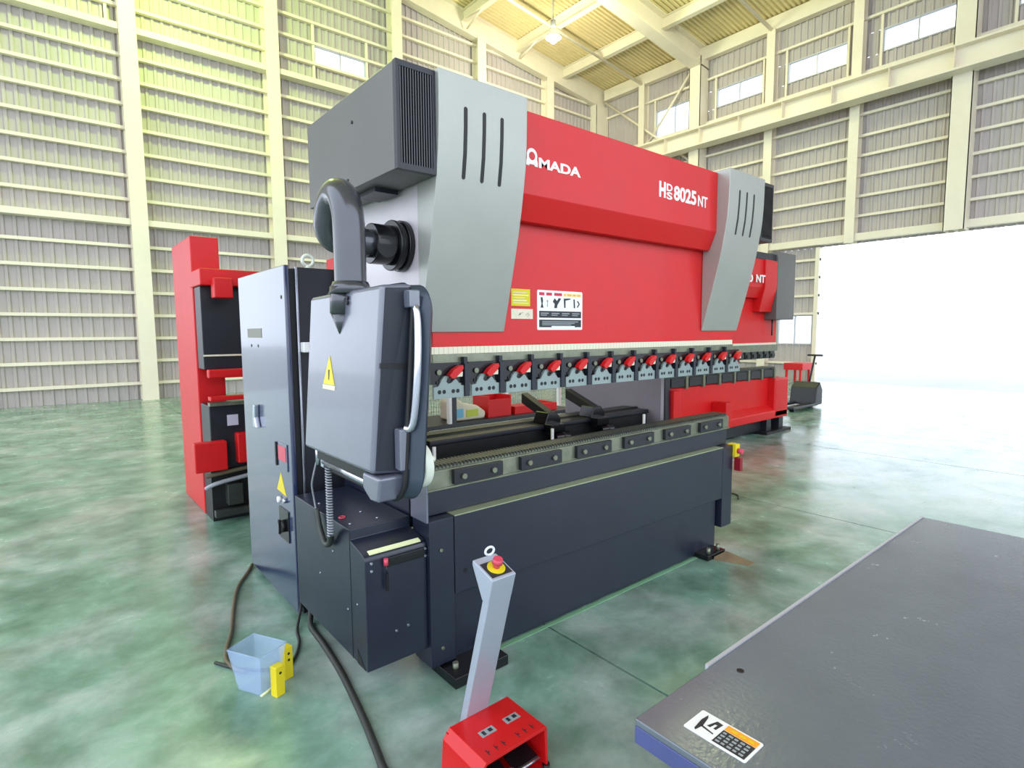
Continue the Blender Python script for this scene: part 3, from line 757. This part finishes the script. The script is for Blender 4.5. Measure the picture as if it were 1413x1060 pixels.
put('screen', MB().hexa([(bzx(1.10, 0.983), 1.76, 1.10), (bzx(1.10, 0.989), 1.76, 1.10), (bzx(1.10, 0.989), 2.36, 1.10), (bzx(1.10, 0.983), 2.36, 1.10), (bzx(1.66, 0.983), 1.76, 1.66), (bzx(1.66, 0.989), 1.76, 1.66), (bzx(1.66, 0.989), 2.36, 1.66), (bzx(1.66, 0.983), 2.36, 1.66)]), 'black_gloss', bez)
put('grip_bar', MB().tube(smooth_path([(0.930, 1.700, 1.245), (0.945, 1.672, 1.265), (0.957, 1.655, 1.45), (0.968, 1.668, 1.62), (0.968, 1.69, 1.668)], 6), 0.013, 12), 'chrome', bez)
put('grip_bracket', MB().box(0.945, 0.985, 1.672, 1.72, 1.655, 1.715), 'pendant_back', bez, 0.006)
put('grip_bracket', MB().box(0.905, 0.940, 1.69, 1.735, 1.10, 1.245), 'pendant_back', bez, 0.006)
put('corner_guard', MB().prism([(1.72, 1.08), (1.86, 1.08), (1.86, 1.02), (1.80, 0.985), (1.74, 0.99)], 'x', 0.84, 0.945), 'pendant_back', pe, 0.012, 3)
put('lower_grip', MB().tube([(0.90, 1.85, 1.015), (0.90, 2.36, 1.02)], 0.017, 14), 'chrome', pe)
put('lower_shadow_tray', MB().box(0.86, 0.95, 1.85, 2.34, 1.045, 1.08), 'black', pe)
put('lower_bracket', MB().box(0.885, 0.915, 2.34, 2.37, 1.0, 1.08).cyl((0.89, 2.41, 1.0), (0.89, 2.41, 1.085), 0.012, n=10), 'chrome', pe)
hw = put('handwheel', MB().cyl((1.045, 1.848, 1.072), (1.085, 1.848, 1.072), 0.086, n=32), 'white_plastic', pe, 0.008, 3)
put('handwheel_knob', MB().cyl((1.085, 1.81, 1.095), (1.11, 1.81, 1.095), 0.012, n=12), 'white_plastic', hw)
sp = [(0.905 + 0.012 * math.cos(i * 0.9), 2.34 + 0.012 * math.sin(i * 0.9), 1.0 - 0.0017 * i) for i in range(180)]
put('coiled_cord', MB().tube(sp, 0.0035, 6), 'cable_grey', pe)
put('straight_cord', MB().tube(smooth_path([(0.89, 2.42, 1.03), (0.885, 2.46, 0.95), (0.90, 2.53, 0.88), (0.925, 2.58, 0.80), (0.935, 2.586, 0.74)], 6), 0.004, 6), 'cable_grey', pe)
put('hose_sleeve', MB().tube(smooth_path([(0.915, 2.35, 0.70), (0.93, 2.40, 0.675), (0.935, 2.435, 0.625), (0.935, 2.49, 0.612), (0.935, 2.55, 0.67), (0.935, 2.586, 0.75)], 6), 0.014, 10), 'steel_dark', pe)

# ================================================================== CONTROL CABINET
cb = thing('control_cabinet', (1.25, 3.5, 0), 'tall blue-charcoal electrical cabinet with red window, behind the hanging pendant', 'cabinet')
put('cabinet_body', MB().box(1.05, 1.62, 3.075, 3.96, 0.03, 1.925), 'cabinet_dark', cb, 0.004)
put('door_seal', MB().box(1.012, 1.05, 3.085, 3.95, 0.04, 1.915), 'black', cb)
dr = put('cabinet_door', MB().box(0.985, 1.012, 3.062, 3.965, 0.03, 1.932), 'cabinet', cb, 0.006)
put('front_panel_edge', MB().box(1.046, 1.058, 3.066, 3.078, 0.03, 1.925), 'chrome', cb, 0.002)
put('plinth', MB().box(1.03, 1.60, 3.10, 3.94, 0.0, 0.03), 'black', cb)
put('name_plate', MB().box(0.983, 0.986, 3.50, 3.79, 1.548, 1.604), 'plate_beige', dr)
put('screw', MB().cyl((0.9855, 3.72, 1.50), (0.983, 3.72, 1.50), 0.009, n=10).cyl((0.9855, 3.58, 1.50), (0.983, 3.58, 1.50), 0.009, n=10), 'steel_dark', dr)
put('screw', MB().cyl((0.9855, 3.117, 1.766), (0.983, 3.117, 1.766), 0.010, n=10), 'black', dr)
put('latch_handle', MB().prism([(3.60, 1.00), (3.66, 1.00), (3.68, 1.05), (3.65, 1.14), (3.62, 1.14), (3.63, 1.06)], 'x', 0.955, 0.985), 'chrome', dr, 0.006)
wf = put('meter_frame', MB().box(0.979, 0.986, 3.12, 3.30, 0.815, 0.965), 'cabinet', dr, 0.002)
put('meter_window', MB().box(0.977, 0.980, 3.135, 3.262, 0.865, 0.948), 'estop_red', wf)
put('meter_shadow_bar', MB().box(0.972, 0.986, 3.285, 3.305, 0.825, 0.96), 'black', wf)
put('warning_triangle', MB().prism([(3.175, 0.665), (3.33, 0.678), (3.25, 0.79)], 'x', 0.983, 0.9862), 'yellow', dr)
put('pilot_lamp', MB().cyl((0.986, 3.275, 0.630), (0.966, 3.275, 0.630), 0.017, n=16), 'white', dr)
put('pilot_lamp', MB().cyl((0.986, 3.185, 0.640), (0.966, 3.185, 0.640), 0.014, n=16), 'chrome', dr)
sw = put('breaker_plate', MB().box(0.978, 0.986, 3.14, 3.30, 0.405, 0.585), 'black_gloss', dr, 0.002)
put('breaker_handle', MB().cyl((0.978, 3.21, 0.49), (0.955, 3.21, 0.49), 0.035, n=18).box(0.945, 0.958, 3.202, 3.218, 0.45, 0.53), 'black', sw)
put('breaker_mark', MB().box(0.9435, 0.9452, 3.207, 3.213, 0.465, 0.51), 'chrome', sw)
put('eyebolt', MB().tube([(1.135 + 0.030 * math.cos(a * math.pi / 8), 3.12, 1.968 + 0.030 * math.sin(a * math.pi / 8)) for a in range(16)], 0.009, 8, True).cyl((1.135, 3.12, 1.920), (1.135, 3.12, 1.94), 0.016, n=12), 'white_plastic', cb)
put('cabinet_knob', MB().box(1.06, 1.20, 3.02, 3.076, 1.47, 1.525), 'white', cb, 0.006)

# ================================================================== FOOT PEDAL WITH STOP POST
fp = thing('foot_pedal', (1.15, 1.5, 0), 'red foot pedal guard with leaning grey stop-button post', 'foot pedal')
gx0, gx1, gy0, gy1, gz = 1.000, 1.297, 1.385, 1.605, 0.168
# hooded guard: top, sloping left edge, two side walls, back wall, base plate
gd = put('pedal_guard', MB().prism([(gx0 - 0.002, gz - 0.032), (gx0 + 0.026, gz), (gx1 - 0.004, gz), (gx1, gz - 0.006), (gx1 + 0.006, 0.012), (gx1 - 0.004, 0.012), (gx1 - 0.012, gz - 0.012), (gx0 + 0.030, gz - 0.012), (gx0 + 0.008, gz - 0.036), (gx0 - 0.004, 0.012), (gx0 - 0.012, 0.012)], 'y', gy0, gy1), 'red', fp, 0.002)
put('guard_back', MB().box(gx0 + 0.012, gx1 - 0.008, gy1 - 0.012, gy1, 0.012, gz - 0.012), 'red', gd)
put('base_plate', MB().box(gx0 - 0.012, gx1 + 0.006, gy0 - 0.01, gy1, 0.0, 0.012), 'red', fp, 0.002)
put('rubber_foot', MB().cyl((gx1 - 0.0, gy0 + 0.005, 0.0), (gx1 - 0.0, gy0 + 0.005, 0.022), 0.014, n=12).cyl((gx0 - 0.008, gy1 - 0.03, 0.0), (gx0 - 0.008, gy1 - 0.03, 0.022), 0.014, n=12), 'black', fp)
for x0 in (1.035, 1.165):
    pd = put('pedal', MB().hexa([(x0, 1.40, 0.045), (x0 + 0.105, 1.40, 0.045), (x0 + 0.105, 1.56, 0.075), (x0, 1.56, 0.075), (x0, 1.40, 0.060), (x0 + 0.105, 1.40, 0.060), (x0 + 0.105, 1.56, 0.090), (x0, 1.56, 0.090)]), 'black_gloss', fp, 0.004)
    put('pedal_edge', MB().cyl((x0, 1.398, 0.053), (x0 + 0.105, 1.398, 0.053), 0.006, n=10), 'chrome', pd)
put('pedal_divider', MB().cyl((1.152, 1.41, 0.012), (1.152, 1.41, 0.062), 0.012, n=12), 'chrome', fp)
for x0 in (1.085, 1.195):
    st_ = put('guard_label', MB().box(x0, x0 + 0.062, 1.483, 1.515, gz - 0.001, gz + 0.0012), 'ink_soft', gd)
    put('label_print', MB().box(x0 + 0.010, x0 + 0.022, 1.489, 1.509, gz + 0.001, gz + 0.0018).box(x0 + 0.036, x0 + 0.052, 1.492, 1.508, gz + 0.001, gz + 0.0018), 'ink', st_)
for i, x0 in enumerate((1.055, 1.090, 1.122, 1.185, 1.218, 1.250)):
    marks = MB()
    marks.box(x0, x0 + 0.003, 1.405, 1.432, gz - 0.001, gz + 0.0012).box(x0, x0 + 0.011, 1.418, 1.421, gz - 0.001, gz + 0.0012)
    put('guard_mark', marks, 'ink', gd)
# post: leans towards the operator (-y)
def py_(z): return 1.612 - 0.290 * (z - 0.14)
def post(mb, x0, x1, z0, z1, d0, d1):
    mb.hexa([(x0, py_(z0), z0), (x1, py_(z0), z0), (x1, py_(z0) + d0, z0), (x0, py_(z0) + d0, z0), (x0, py_(z1), z1), (x1, py_(z1), z1), (x1, py_(z1) + d1, z1), (x0, py_(z1) + d1, z1)])
ps = MB(); post(ps, 1.100, 1.200, 0.0, 0.66, 0.035, 0.035)
put('post', ps, 'post_grey', fp, 0.003)
hd = MB()
yt = py_(0.745)
hd.prism([(py_(0.655), 0.655), (yt, 0.745), (yt + 0.115, 0.782), (yt + 0.118, 0.765), (py_(0.655) + 0.036, 0.655)], 'x', 1.0985, 1.2015)
head = put('post_head', hd, 'post_grey', fp, 0.004)
def on_head(u, w, h):      # u along x, w up the sloping face, h above it
    c, s_ = math.cos(math.atan2(0.037, 0.115)), math.sin(math.atan2(0.037, 0.115))
    return (u, yt + w * c - h * s_, 0.745 + w * s_ + h * c)
put('head_plate', MB().hexa([on_head(1.107, 0.012, -0.004), on_head(1.193, 0.012, -0.004), on_head(1.193, 0.088, -0.004), on_head(1.107, 0.088, -0.004), on_head(1.107, 0.012, 0.0015), on_head(1.193, 0.012, 0.0015), on_head(1.193, 0.088, 0.0015), on_head(1.107, 0.088, 0.0015)]), 'ink', head)
put('yellow_collar', MB().cyl(on_head(1.15, 0.05, 0.001), on_head(1.15, 0.05, 0.006), 0.032, n=28), 'yellow', head)
put('stop_button', MB().cyl(on_head(1.15, 0.05, 0.005), on_head(1.15, 0.05, 0.022), 0.012, n=16).cyl(on_head(1.15, 0.05, 0.022), on_head(1.15, 0.05, 0.040), 0.019, 0.017, n=20), 'estop_red', head)
put('lifting_ring', MB().tube([(1.172 + 0.019 * math.cos(a * math.pi / 8), yt + 0.112, 0.797 + 0.014 * math.sin(a * math.pi / 8)) for a in range(16)], 0.0045, 8, True), 'post_white', head)

# ================================================================== FOREGROUND TABLE
tb = thing('steel_table', (1.7, 0.2, 0), 'grey hammered steel table with a warning sticker near its corner', 'table')
tt = put('table_top', MB().box(0.862, 2.75, -0.35, 0.664, 0.785, 0.800), 'table_top', tb, 0.003)
put('table_apron', MB().box(0.862, 2.75, -0.35, 0.664, 0.748, 0.785), 'table_edge', tb, 0.002)
put('back_lip', MB().box(1.13, 2.75, 0.6645, 0.672, 0.77, 0.8035), 'frame_metal', tb)
put('edge_hole', MB().cyl((1.172, 0.609, 0.7995), (1.172, 0.609, 0.8012), 0.008, n=12), 'black', tt)
for x0 in (1.35, 2.62):
    for y0 in (-0.28, 0.50):
        put('leg', MB().box(x0, x0 + 0.06, y0, y0 + 0.06, 0.0, 0.748), 'table_edge', tb, 0.003)
TZ = 0.800
sk = put('warning_sticker', MB().prism(rrect(0.916, 0.987, 0.462, 0.589, 0.004), 'z', TZ - 0.0005, TZ + 0.0012), 'white', tt)
def tk(w0, w1, u0, u1, mt, nm='print_block', h=0.0018):
    """w runs along -y (reading direction), u along +x (up)"""
    put(nm, MB().box(0.916 + 0.071 * u0, 0.916 + 0.071 * u1, 0.589 - 0.127 * w1, 0.589 - 0.127 * w0, TZ + 0.0010, TZ + h), mt, sk)
tk(0.46, 0.96, 0.70, 0.94, 'orange'); tk(0.46, 0.96, 0.08, 0.68, 'ink')
for r_ in range(4):
    for c_ in range(5):
        tk(0.485 + 0.092 * c_, 0.55 + 0.092 * c_ - 0.012 * ((r_ + c_) % 2), 0.14 + 0.135 * r_, 0.21 + 0.135 * r_, 'ink_soft', 'print_line', 0.0022)
for c_ in range(3): tk(0.55 + 0.13 * c_, 0.64 + 0.13 * c_, 0.79, 0.85, 'yellow_label', 'print_line', 0.0022)
def tpoly(poly, mt): put('pictogram', MB().prism([(0.916 + 0.071 * u, 0.589 - 0.127 * w) for w, u in poly], 'z', TZ + 0.0010, TZ + 0.0018), mt, sk)
tpoly([(0.14, 0.16), (0.17, 0.12), (0.20, 0.42), (0.16, 0.80), (0.13, 0.90), (0.11, 0.60)], 'ink')
tpoly([(0.24, 0.50), (0.30, 0.86), (0.40, 0.84), (0.38, 0.52), (0.34, 0.52), (0.35, 0.72), (0.31, 0.70), (0.29, 0.50)], 'ink')
tpoly([(0.18, 0.36), (0.40, 0.30), (0.40, 0.34), (0.18, 0.42)], 'ink')

# ================================================================== SECOND PRESS BRAKE (behind, right)
p2 = thing('press_brake', (7.5, 4.7, 0), 'red press brake with red recessed bed and dark pendant box, behind the silver-covered machine', 'press brake')
put('bed_front', MB().box(5.98, 9.05, 4.20, 4.42, 0.22, 0.845), 'red_far', p2, 0.02, 3)
put('bed_lower_lip', MB().prism([(4.08, 0.215), (4.08, 0.33), (4.20, 0.42), (4.42, 0.42), (4.42, 0.215)], 'x', 6.2, 9.08), 'red_far', p2, 0.012)
put('bed_end_block', MB().box(5.96, 6.10, 4.06, 4.42, 0.22, 0.83), 'red_far', p2, 0.012)
put('bed_end_block', MB().box(8.66, 9.10, 4.08, 4.42, 0.22, 0.835), 'red_far', p2, 0.03, 3)
put('bed_base', MB().box(6.0, 8.75, 4.20, 4.9, 0.03, 0.22), 'cabinet_dark', p2)
put('end_plate', MB().prism([(4.12, 0.10), (4.10, 0.3), (4.12, 1.0), (4.6, 1.0), (4.9, 0.1)], 'x', 5.86, 5.96), 'cabinet_dark', p2, 0.01)
for x0 in (8.45, 8.85):
    put('foot', MB().box(x0, x0 + 0.14, 4.10, 4.30, 0.03, 0.22), 'cabinet_dark', p2)
put('foot_pad', MB().box(8.30, 9.10, 4.02, 4.36, 0.0, 0.04), 'black', p2)
put('die_rail', MB().box(5.90, 8.86, 4.20, 4.40, 0.845, 1.01), 'steel_dark', p2, 0.006)
copies('die_clamp', MB().box(6.05, 6.33, 4.165, 4.20, 0.86, 0.97), 'cabinet_dark', p2, [(0.40 * k, 0, 0) for k in range(7)])
copies('die_bracket', MB().box(6.36, 6.41, 4.155, 4.20, 0.83, 0.99), 'steel', p2, [(0.40 * k, 0, 0) for k in range(7)])
put('ram', MB().box(5.95, 8.86, 4.20, 4.34, 1.385, 2.30), 'red_far', p2, 0.004)
h2 = put('hood', MB().prism([(4.05, 2.60), (4.05, 2.20), (4.12, 2.05), (4.34, 2.05), (4.34, 2.60)], 'x', 6.4, 8.45), 'red_far', p2, 0.005)
put('end_cover', MB().prism([(4.02, 2.60), (4.02, 2.2), (4.10, 1.85), (4.34, 1.85), (4.34, 2.60)], 'x', 8.10, 8.46), 'red_far', p2, 0.008)
put('hood_cap', MB().box(6.0, 8.52, 4.05, 4.9, 2.60, 2.70), 'cabinet_dark', p2, 0.006)
put('ruler_strip', MB().box(5.95, 8.86, 4.19, 4.20, 1.36, 1.39), 'paper', p2)
put('clamp_rail', MB().box(5.95, 8.86, 4.17, 4.32, 1.26, 1.36), 'steel', p2)
copies('punch_clamp', MB().box(6.0, 6.13, 4.18, 4.28, 1.15, 1.27).box(6.02, 6.11, 4.16, 4.18, 1.17, 1.22), 'steel_dark', p2, [(0.19 * k, 0, 0) for k in range(15)])
for x0 in (5.98, 8.55):
    put('side_frame', MB().prism([(4.42, 0.05), (4.42, 0.8), (4.75, 0.95), (4.75, 1.35), (4.36, 1.5), (4.36, 2.55), (5.3, 2.55), (5.5, 0.05)], 'x', x0, x0 + 0.25), 'red_far', p2, 0.01)
bx2 = put('pendant_box', MB().box(8.47, 9.05, 4.02, 4.45, 1.74, 2.74), 'charcoal_box', p2, 0.01)
put('pendant_stem', MB().cyl((8.62, 4.15, 1.50), (8.62, 4.15, 1.74), 0.012, n=8), 'cabinet_dark', bx2)
text('model_lettering', 'NT', 7.83, 4.0195, 2.26, 0.11, 0.26, 'white', h2, 0.03, 0.002)
text('model_lettering', '80', 7.55, 4.0495, 2.26, 0.11, 0.24, 'white', h2, 0.03, 0.002)
put('foot_bracket', MB().box(7.05, 7.20, 3.98, 4.20, 0.36, 0.60).cyl((7.32, 4.08, 0.50), (7.32, 4.20, 0.50), 0.06, n=12), 'red_far', p2, 0.01)

# ================================================================== THIRD MACHINE (far left, behind cabinet)
p3 = thing('press_brake', (1.85, 5.7, 0), 'old red and black press brake standing behind the tall cabinet', 'press brake')
put('hood', MB().box(0.985, 2.75, 5.10, 5.5, 1.965, 2.10), 'red_far', p3, 0.01)
put('hood_end', MB().box(1.06, 1.20, 4.98, 5.10, 1.86, 2.02), 'red_far', p3, 0.01)
put('ram', MB().box(1.0, 2.7, 5.20, 5.42, 1.28, 1.965), 'cabinet_dark', p3, 0.006)
put('ruler_strip', MB().box(1.0, 2.7, 5.19, 5.20, 1.388, 1.402), 'paper', p3)
put('front_rail', MB().box(1.0, 2.7, 5.04, 5.12, 1.215, 1.285), 'red_far', p3, 0.01)
put('table_rail', MB().box(1.0, 2.7, 5.02, 5.12, 1.03, 1.065), 'red_far', p3, 0.006)
put('table_strip', MB().box(1.0, 2.7, 5.06, 5.14, 0.985, 1.012), 'steel', p3)
bd = put('bed', MB().box(1.0, 2.7, 5.10, 5.42, 0.45, 0.985), 'cabinet_dark', p3, 0.008)
put('maker_plate', MB().box(1.13, 1.215, 5.094, 5.101, 0.81, 0.90), 'lilac_label', bd)
put('red_bracket', MB().box(1.18, 1.36, 5.0, 5.10, 0.50, 0.75), 'red_far', p3, 0.01)
put('red_bracket', MB().box(0.86, 1.10, 5.0, 5.10, 0.46, 0.70), 'red_far', p3, 0.01)
put('base_frame', MB().box(1.0, 2.7, 5.16, 5.5, 0.0, 0.45), 'black', p3)
put('base_rail', MB().box(1.0, 2.7, 5.06, 5.12, 0.05, 0.11), 'steel_dark', p3, 0.006)
put('base_block', MB().box(1.10, 1.22, 5.06, 5.16, 0.14, 0.32), 'steel_dark', p3, 0.006)
put('hose', MB().tube(smooth_path([(0.95, 5.12, 0.30), (1.0, 5.06, 0.34), (1.1, 5.05, 0.36), (1.36, 5.06, 0.39)], 6), 0.018, 8), 'cable_grey', p3)
put('hose', MB().tube(smooth_path([(0.96, 5.12, 0.40), (1.05, 5.08, 0.42), (1.36, 5.08, 0.45)], 6), 0.018, 8), 'cable_brown', p3)
for x0 in (0.99, 2.5):
    put('side_frame', MB().box(x0, x0 + 0.22, 5.44, 6.3, 0.0, 2.4), 'red_far', p3, 0.01)

# ================================================================== THINGS SEEN THROUGH THE THROAT
fc = thing('wire_fence', (4.0, 5.9, 0), 'pale wire mesh fence seen through the machine throat', 'fence')
for x0 in (2.75, 3.75, 4.75, 5.75):
    put('fence_post', MB().box(x0, x0 + 0.05, 5.88, 5.93, 0, 1.5), 'white', fc)
put('fence_rail', MB().box(2.75, 5.8, 5.89, 5.92, 1.46, 1.5).box(2.75, 5.8, 5.89, 5.92, 0.1, 0.14), 'white', fc)
wm = MB()
for k in range(84):
    x = 2.8 + 0.036 * k
    wm.box(x, x + 0.006, 5.902, 5.908, 0.14, 1.46)
for k in range(8):
    wm.box(2.78, 5.8, 5.908, 5.913, 0.3 + 0.15 * k, 0.304 + 0.15 * k)
put('wire_mesh', wm, 'mesh_wire', fc, kind='stuff')
ct = thing('steel_cart', (4.0, 5.3, 0), 'dark steel cart loaded with bags behind the machine', 'cart')
put('deck', MB().box(2.95, 5.2, 5.0, 5.65, 0.555, 0.60), 'cabinet_dark', ct, 0.004)
for x0 in (2.98, 5.12):
    for y0 in (5.03, 5.57):
        put('leg', MB().box(x0, x0 + 0.05, y0, y0 + 0.05, 0.0, 0.555), 'cabinet_dark', ct)
put('cart_post', MB().box(3.30, 3.36, 5.0, 5.05, 0.60, 0.93), 'cabinet_dark', ct)
put('cart_post', MB().box(3.265, 3.30, 5.0, 5.05, 0.60, 0.93), 'white', ct)
bgs = put('printed_sack', MB().prism([(3.38, 0.601), (3.80, 0.601), (3.82, 0.68), (3.70, 0.76), (3.52, 0.80), (3.42, 0.86), (3.38, 0.82)], 'y', 5.08, 5.38), 'paper', bevel=0.03, seg=3, base=(3.6, 5.2, 0.6))
tag(bgs, 'cream printed sack with blue and lime print lying on the dark cart', 'sack')
put('print_patch', MB().box(3.40, 3.50, 5.074, 5.08, 0.64, 0.74), 'blue_print', bgs)
put('print_patch', MB().box(3.54, 3.70, 5.074, 5.08, 0.64, 0.72), 'lime_print', bgs)
rc = put('red_crate', MB().box(3.86, 4.20, 5.1, 5.4, 0.601, 0.70).box(3.86, 3.88, 5.1, 5.4, 0.70, 0.84).box(4.18, 4.20, 5.1, 5.4, 0.70, 0.84).box(3.88, 4.18, 5.38, 5.4, 0.70, 0.84).box(3.88, 4.18, 5.1, 5.12, 0.70, 0.80), 'red_far', base=(4.03, 5.25, 0.6))
tag(rc, 'open red plastic crate beside the printed sack', 'crate')
rs = put('red_tray', MB().box(4.26, 4.95, 5.1, 5.5, 0.601, 0.66).box(4.26, 4.95, 5.1, 5.12, 0.66, 0.69).box(4.26, 4.28, 5.12, 5.5, 0.66, 0.69).box(4.93, 4.95, 5.12, 5.5, 0.66, 0.69), 'red_far', base=(4.6, 5.3, 0.6))
tag(rs, 'long shallow red tray at the far end of the dark cart', 'tray')

# ================================================================== FLOOR ITEMS
for i, (x0, y0, h, rz, lb) in enumerate(((0.690, 2.452, 0.135, 0.35, 'shorter yellow drilled block standing against the clear plastic bin'), (0.760, 2.555, 0.150, 0.30, 'taller yellow drilled block with two holes, touching the black cord'))):
    b_ = MB().box(-0.022, 0.022, -0.02, 0.02, 0, h)
    me_b = put('yellow_block', b_, 'yellow', bevel=0.003)
    me_b.location = (x0, y0, 0); me_b.rotation_euler = (0, 0, rz); OFF[me_b] = (0, 0, 0)
    tag(me_b, lb, 'block')
    for zz in ((h - 0.03,) if i == 0 else (h - 0.03, h - 0.06)):
        put('drilled_hole', MB().cyl((0, -0.0202, zz), (0, -0.0215, zz), 0.006, n=10).cyl((-0.0, -0.0202, zz), (-0.0, -0.0208, zz), 0.006, n=10), 'black', me_b)
# clear plastic bin, open at the top, flaring upwards
bn = MB()
bc = Vector((0.640, 2.565, 0)); ca, sa = math.cos(0.5), math.sin(0.5)
def bp_(u, v, z): return (bc.x + u * ca - v * sa, bc.y + u * sa + v * ca, z)
bot = [(-0.05, -0.065), (0.05, -0.065), (0.05, 0.065), (-0.05, 0.065)]
def shell(s, z): return [bp_(u * s, v * s, z) for u, v in bot]
rings = [shell(1.0, 0.002), shell(1.48, 0.19), shell(1.44, 0.19), shell(0.96, 0.006)]
vs = [p for r_ in rings for p in r_]
fs = [(3, 2, 1, 0), (12, 13, 14, 15)]
for r_ in range(3):
    fs += [(r_ * 4 + i, r_ * 4 + (i + 1) % 4, (r_ + 1) * 4 + (i + 1) % 4, (r_ + 1) * 4 + i) for i in range(4)]
bn.add(vs, fs)
bo = put('plastic_bin', bn, 'clear_plastic', base=(0.64, 2.565, 0))
tag(bo, 'clear bluish plastic bin on the floor beside two yellow blocks', 'bin')
put('bin_rim', MB().tube(shell(1.48, 0.19), 0.004, 6, True), 'clear_plastic', bo)
put('bin_edge_tape', MB().tube([rings[0][0], rings[0][1]], 0.006, 6), 'strip_yellow', bo)

def cord(name, pts, r, mt, label):
    o = put(name, MB().tube(smooth_path(pts, 8), r, 8), mt, base=(pts[0][0], pts[0][1], 0)); tag(o, label, 'cable')
cord('power_cable', [(1.035, 3.02, 0.20), (1.03, 2.99, 0.06), (0.998, 2.90, 0.017), (0.985, 2.70, 0.016), (0.955, 2.40, 0.016), (0.905, 2.08, 0.016), (0.86, 1.85, 0.016), (0.835, 1.72, 0.016), (0.83, 1.5, 0.016)], 0.0155, 'cable', 'thick black cable running along the service box to the foot pedal')
cord('drop_cord', [(1.000, 3.035, 0.15), (0.985, 3.03, 0.05), (0.93, 2.92, 0.010), (0.90, 2.80, 0.010), (0.84, 2.68, 0.009), (0.77, 2.615, 0.009), (0.70, 2.66, 0.009), (0.60, 2.76, 0.009), (0.53, 2.88, 0.009)], 0.008, 'cable', 'thin dark cord passing behind the yellow blocks and plastic bin')
cord('floor_cable', [(0.99, 3.98, 0.012), (0.93, 3.86, 0.012), (0.82, 3.66, 0.012), (0.735, 3.40, 0.012), (0.66, 3.13, 0.012), (0.605, 2.98, 0.012), (0.575, 2.86, 0.012), (0.59, 2.76, 0.012), (0.62, 2.70, 0.012)], 0.011, 'cable_brown', 'brownish cable curving over the floor beside the cabinet')
cord('floor_wire', [(4.1, 2.95, 0.008), (4.35, 2.98, 0.008), (4.75, 2.95, 0.008), (4.95, 2.82, 0.02), (5.02, 2.70, 0.008), (4.9, 2.62, 0.008)], 0.007, 'cable', 'loose dark wire on the floor past the yellow stop box')
pl = put('wood_wedge', MB().hexa([(3.46, 2.012, 0.0), (3.62, 2.012, 0.0), (3.61, 1.80, 0.0), (3.54, 1.80, 0.0), (3.46, 2.012, 0.022), (3.62, 2.012, 0.022), (3.61, 1.80, 0.006), (3.54, 1.80, 0.006)]), 'wood', base=(3.5, 1.95, 0))
tag(pl, 'thin brown wooden wedge under the right foot of the press brake', 'wedge')
# far right: red stand and dark bundle near the low window
rt = thing('red_stand', (17.3, 7.55, 0), 'small red steel stand below the low window', 'stand')
put('stand_top', MB().box(16.9, 17.6, 7.2, 7.75, 0.42, 0.62), 'red_far', rt, 0.01)
for x0, y0 in ((16.93, 7.25), (17.5, 7.25), (16.93, 7.65), (17.5, 7.65)):
    put('leg', MB().box(x0, x0 + 0.06, y0, y0 + 0.06, 0, 0.42), 'red_far', rt)
dk = thing('pallet_jack', (11.9, 5.0, 0), 'dark hand pallet truck parked on the bright floor', 'pallet truck')
put('fork', MB().box(11.0, 12.1, 5.22, 5.38, 0.05, 0.10), 'cabinet_dark', dk, 0.01)
put('fork', MB().box(11.0, 12.1, 4.82, 4.98, 0.05, 0.10), 'cabinet_dark', dk, 0.01)
put('pump_body', MB().prism([(12.0, 0.05), (12.35, 0.05), (12.35, 0.35), (12.22, 0.52), (12.05, 0.40)], 'y', 4.84, 5.36), 'cabinet_dark', dk, 0.02)
put('wheel', MB().cyl((12.25, 5.0, 0.08), (12.25, 5.2, 0.08), 0.08, n=20), 'black', dk)
put('wheel', MB().cyl((11.12, 5.25, 0.045), (11.12, 5.35, 0.045), 0.045, n=16).cyl((11.12, 4.85, 0.045), (11.12, 4.95, 0.045), 0.045, n=16), 'black', dk)
put('tow_handle', MB().cyl((12.28, 5.1, 0.4), (12.55, 5.1, 1.05), 0.02, n=10).cyl((12.55, 4.95, 1.05), (12.55, 5.25, 1.05), 0.02, n=10), 'cabinet_dark', dk)
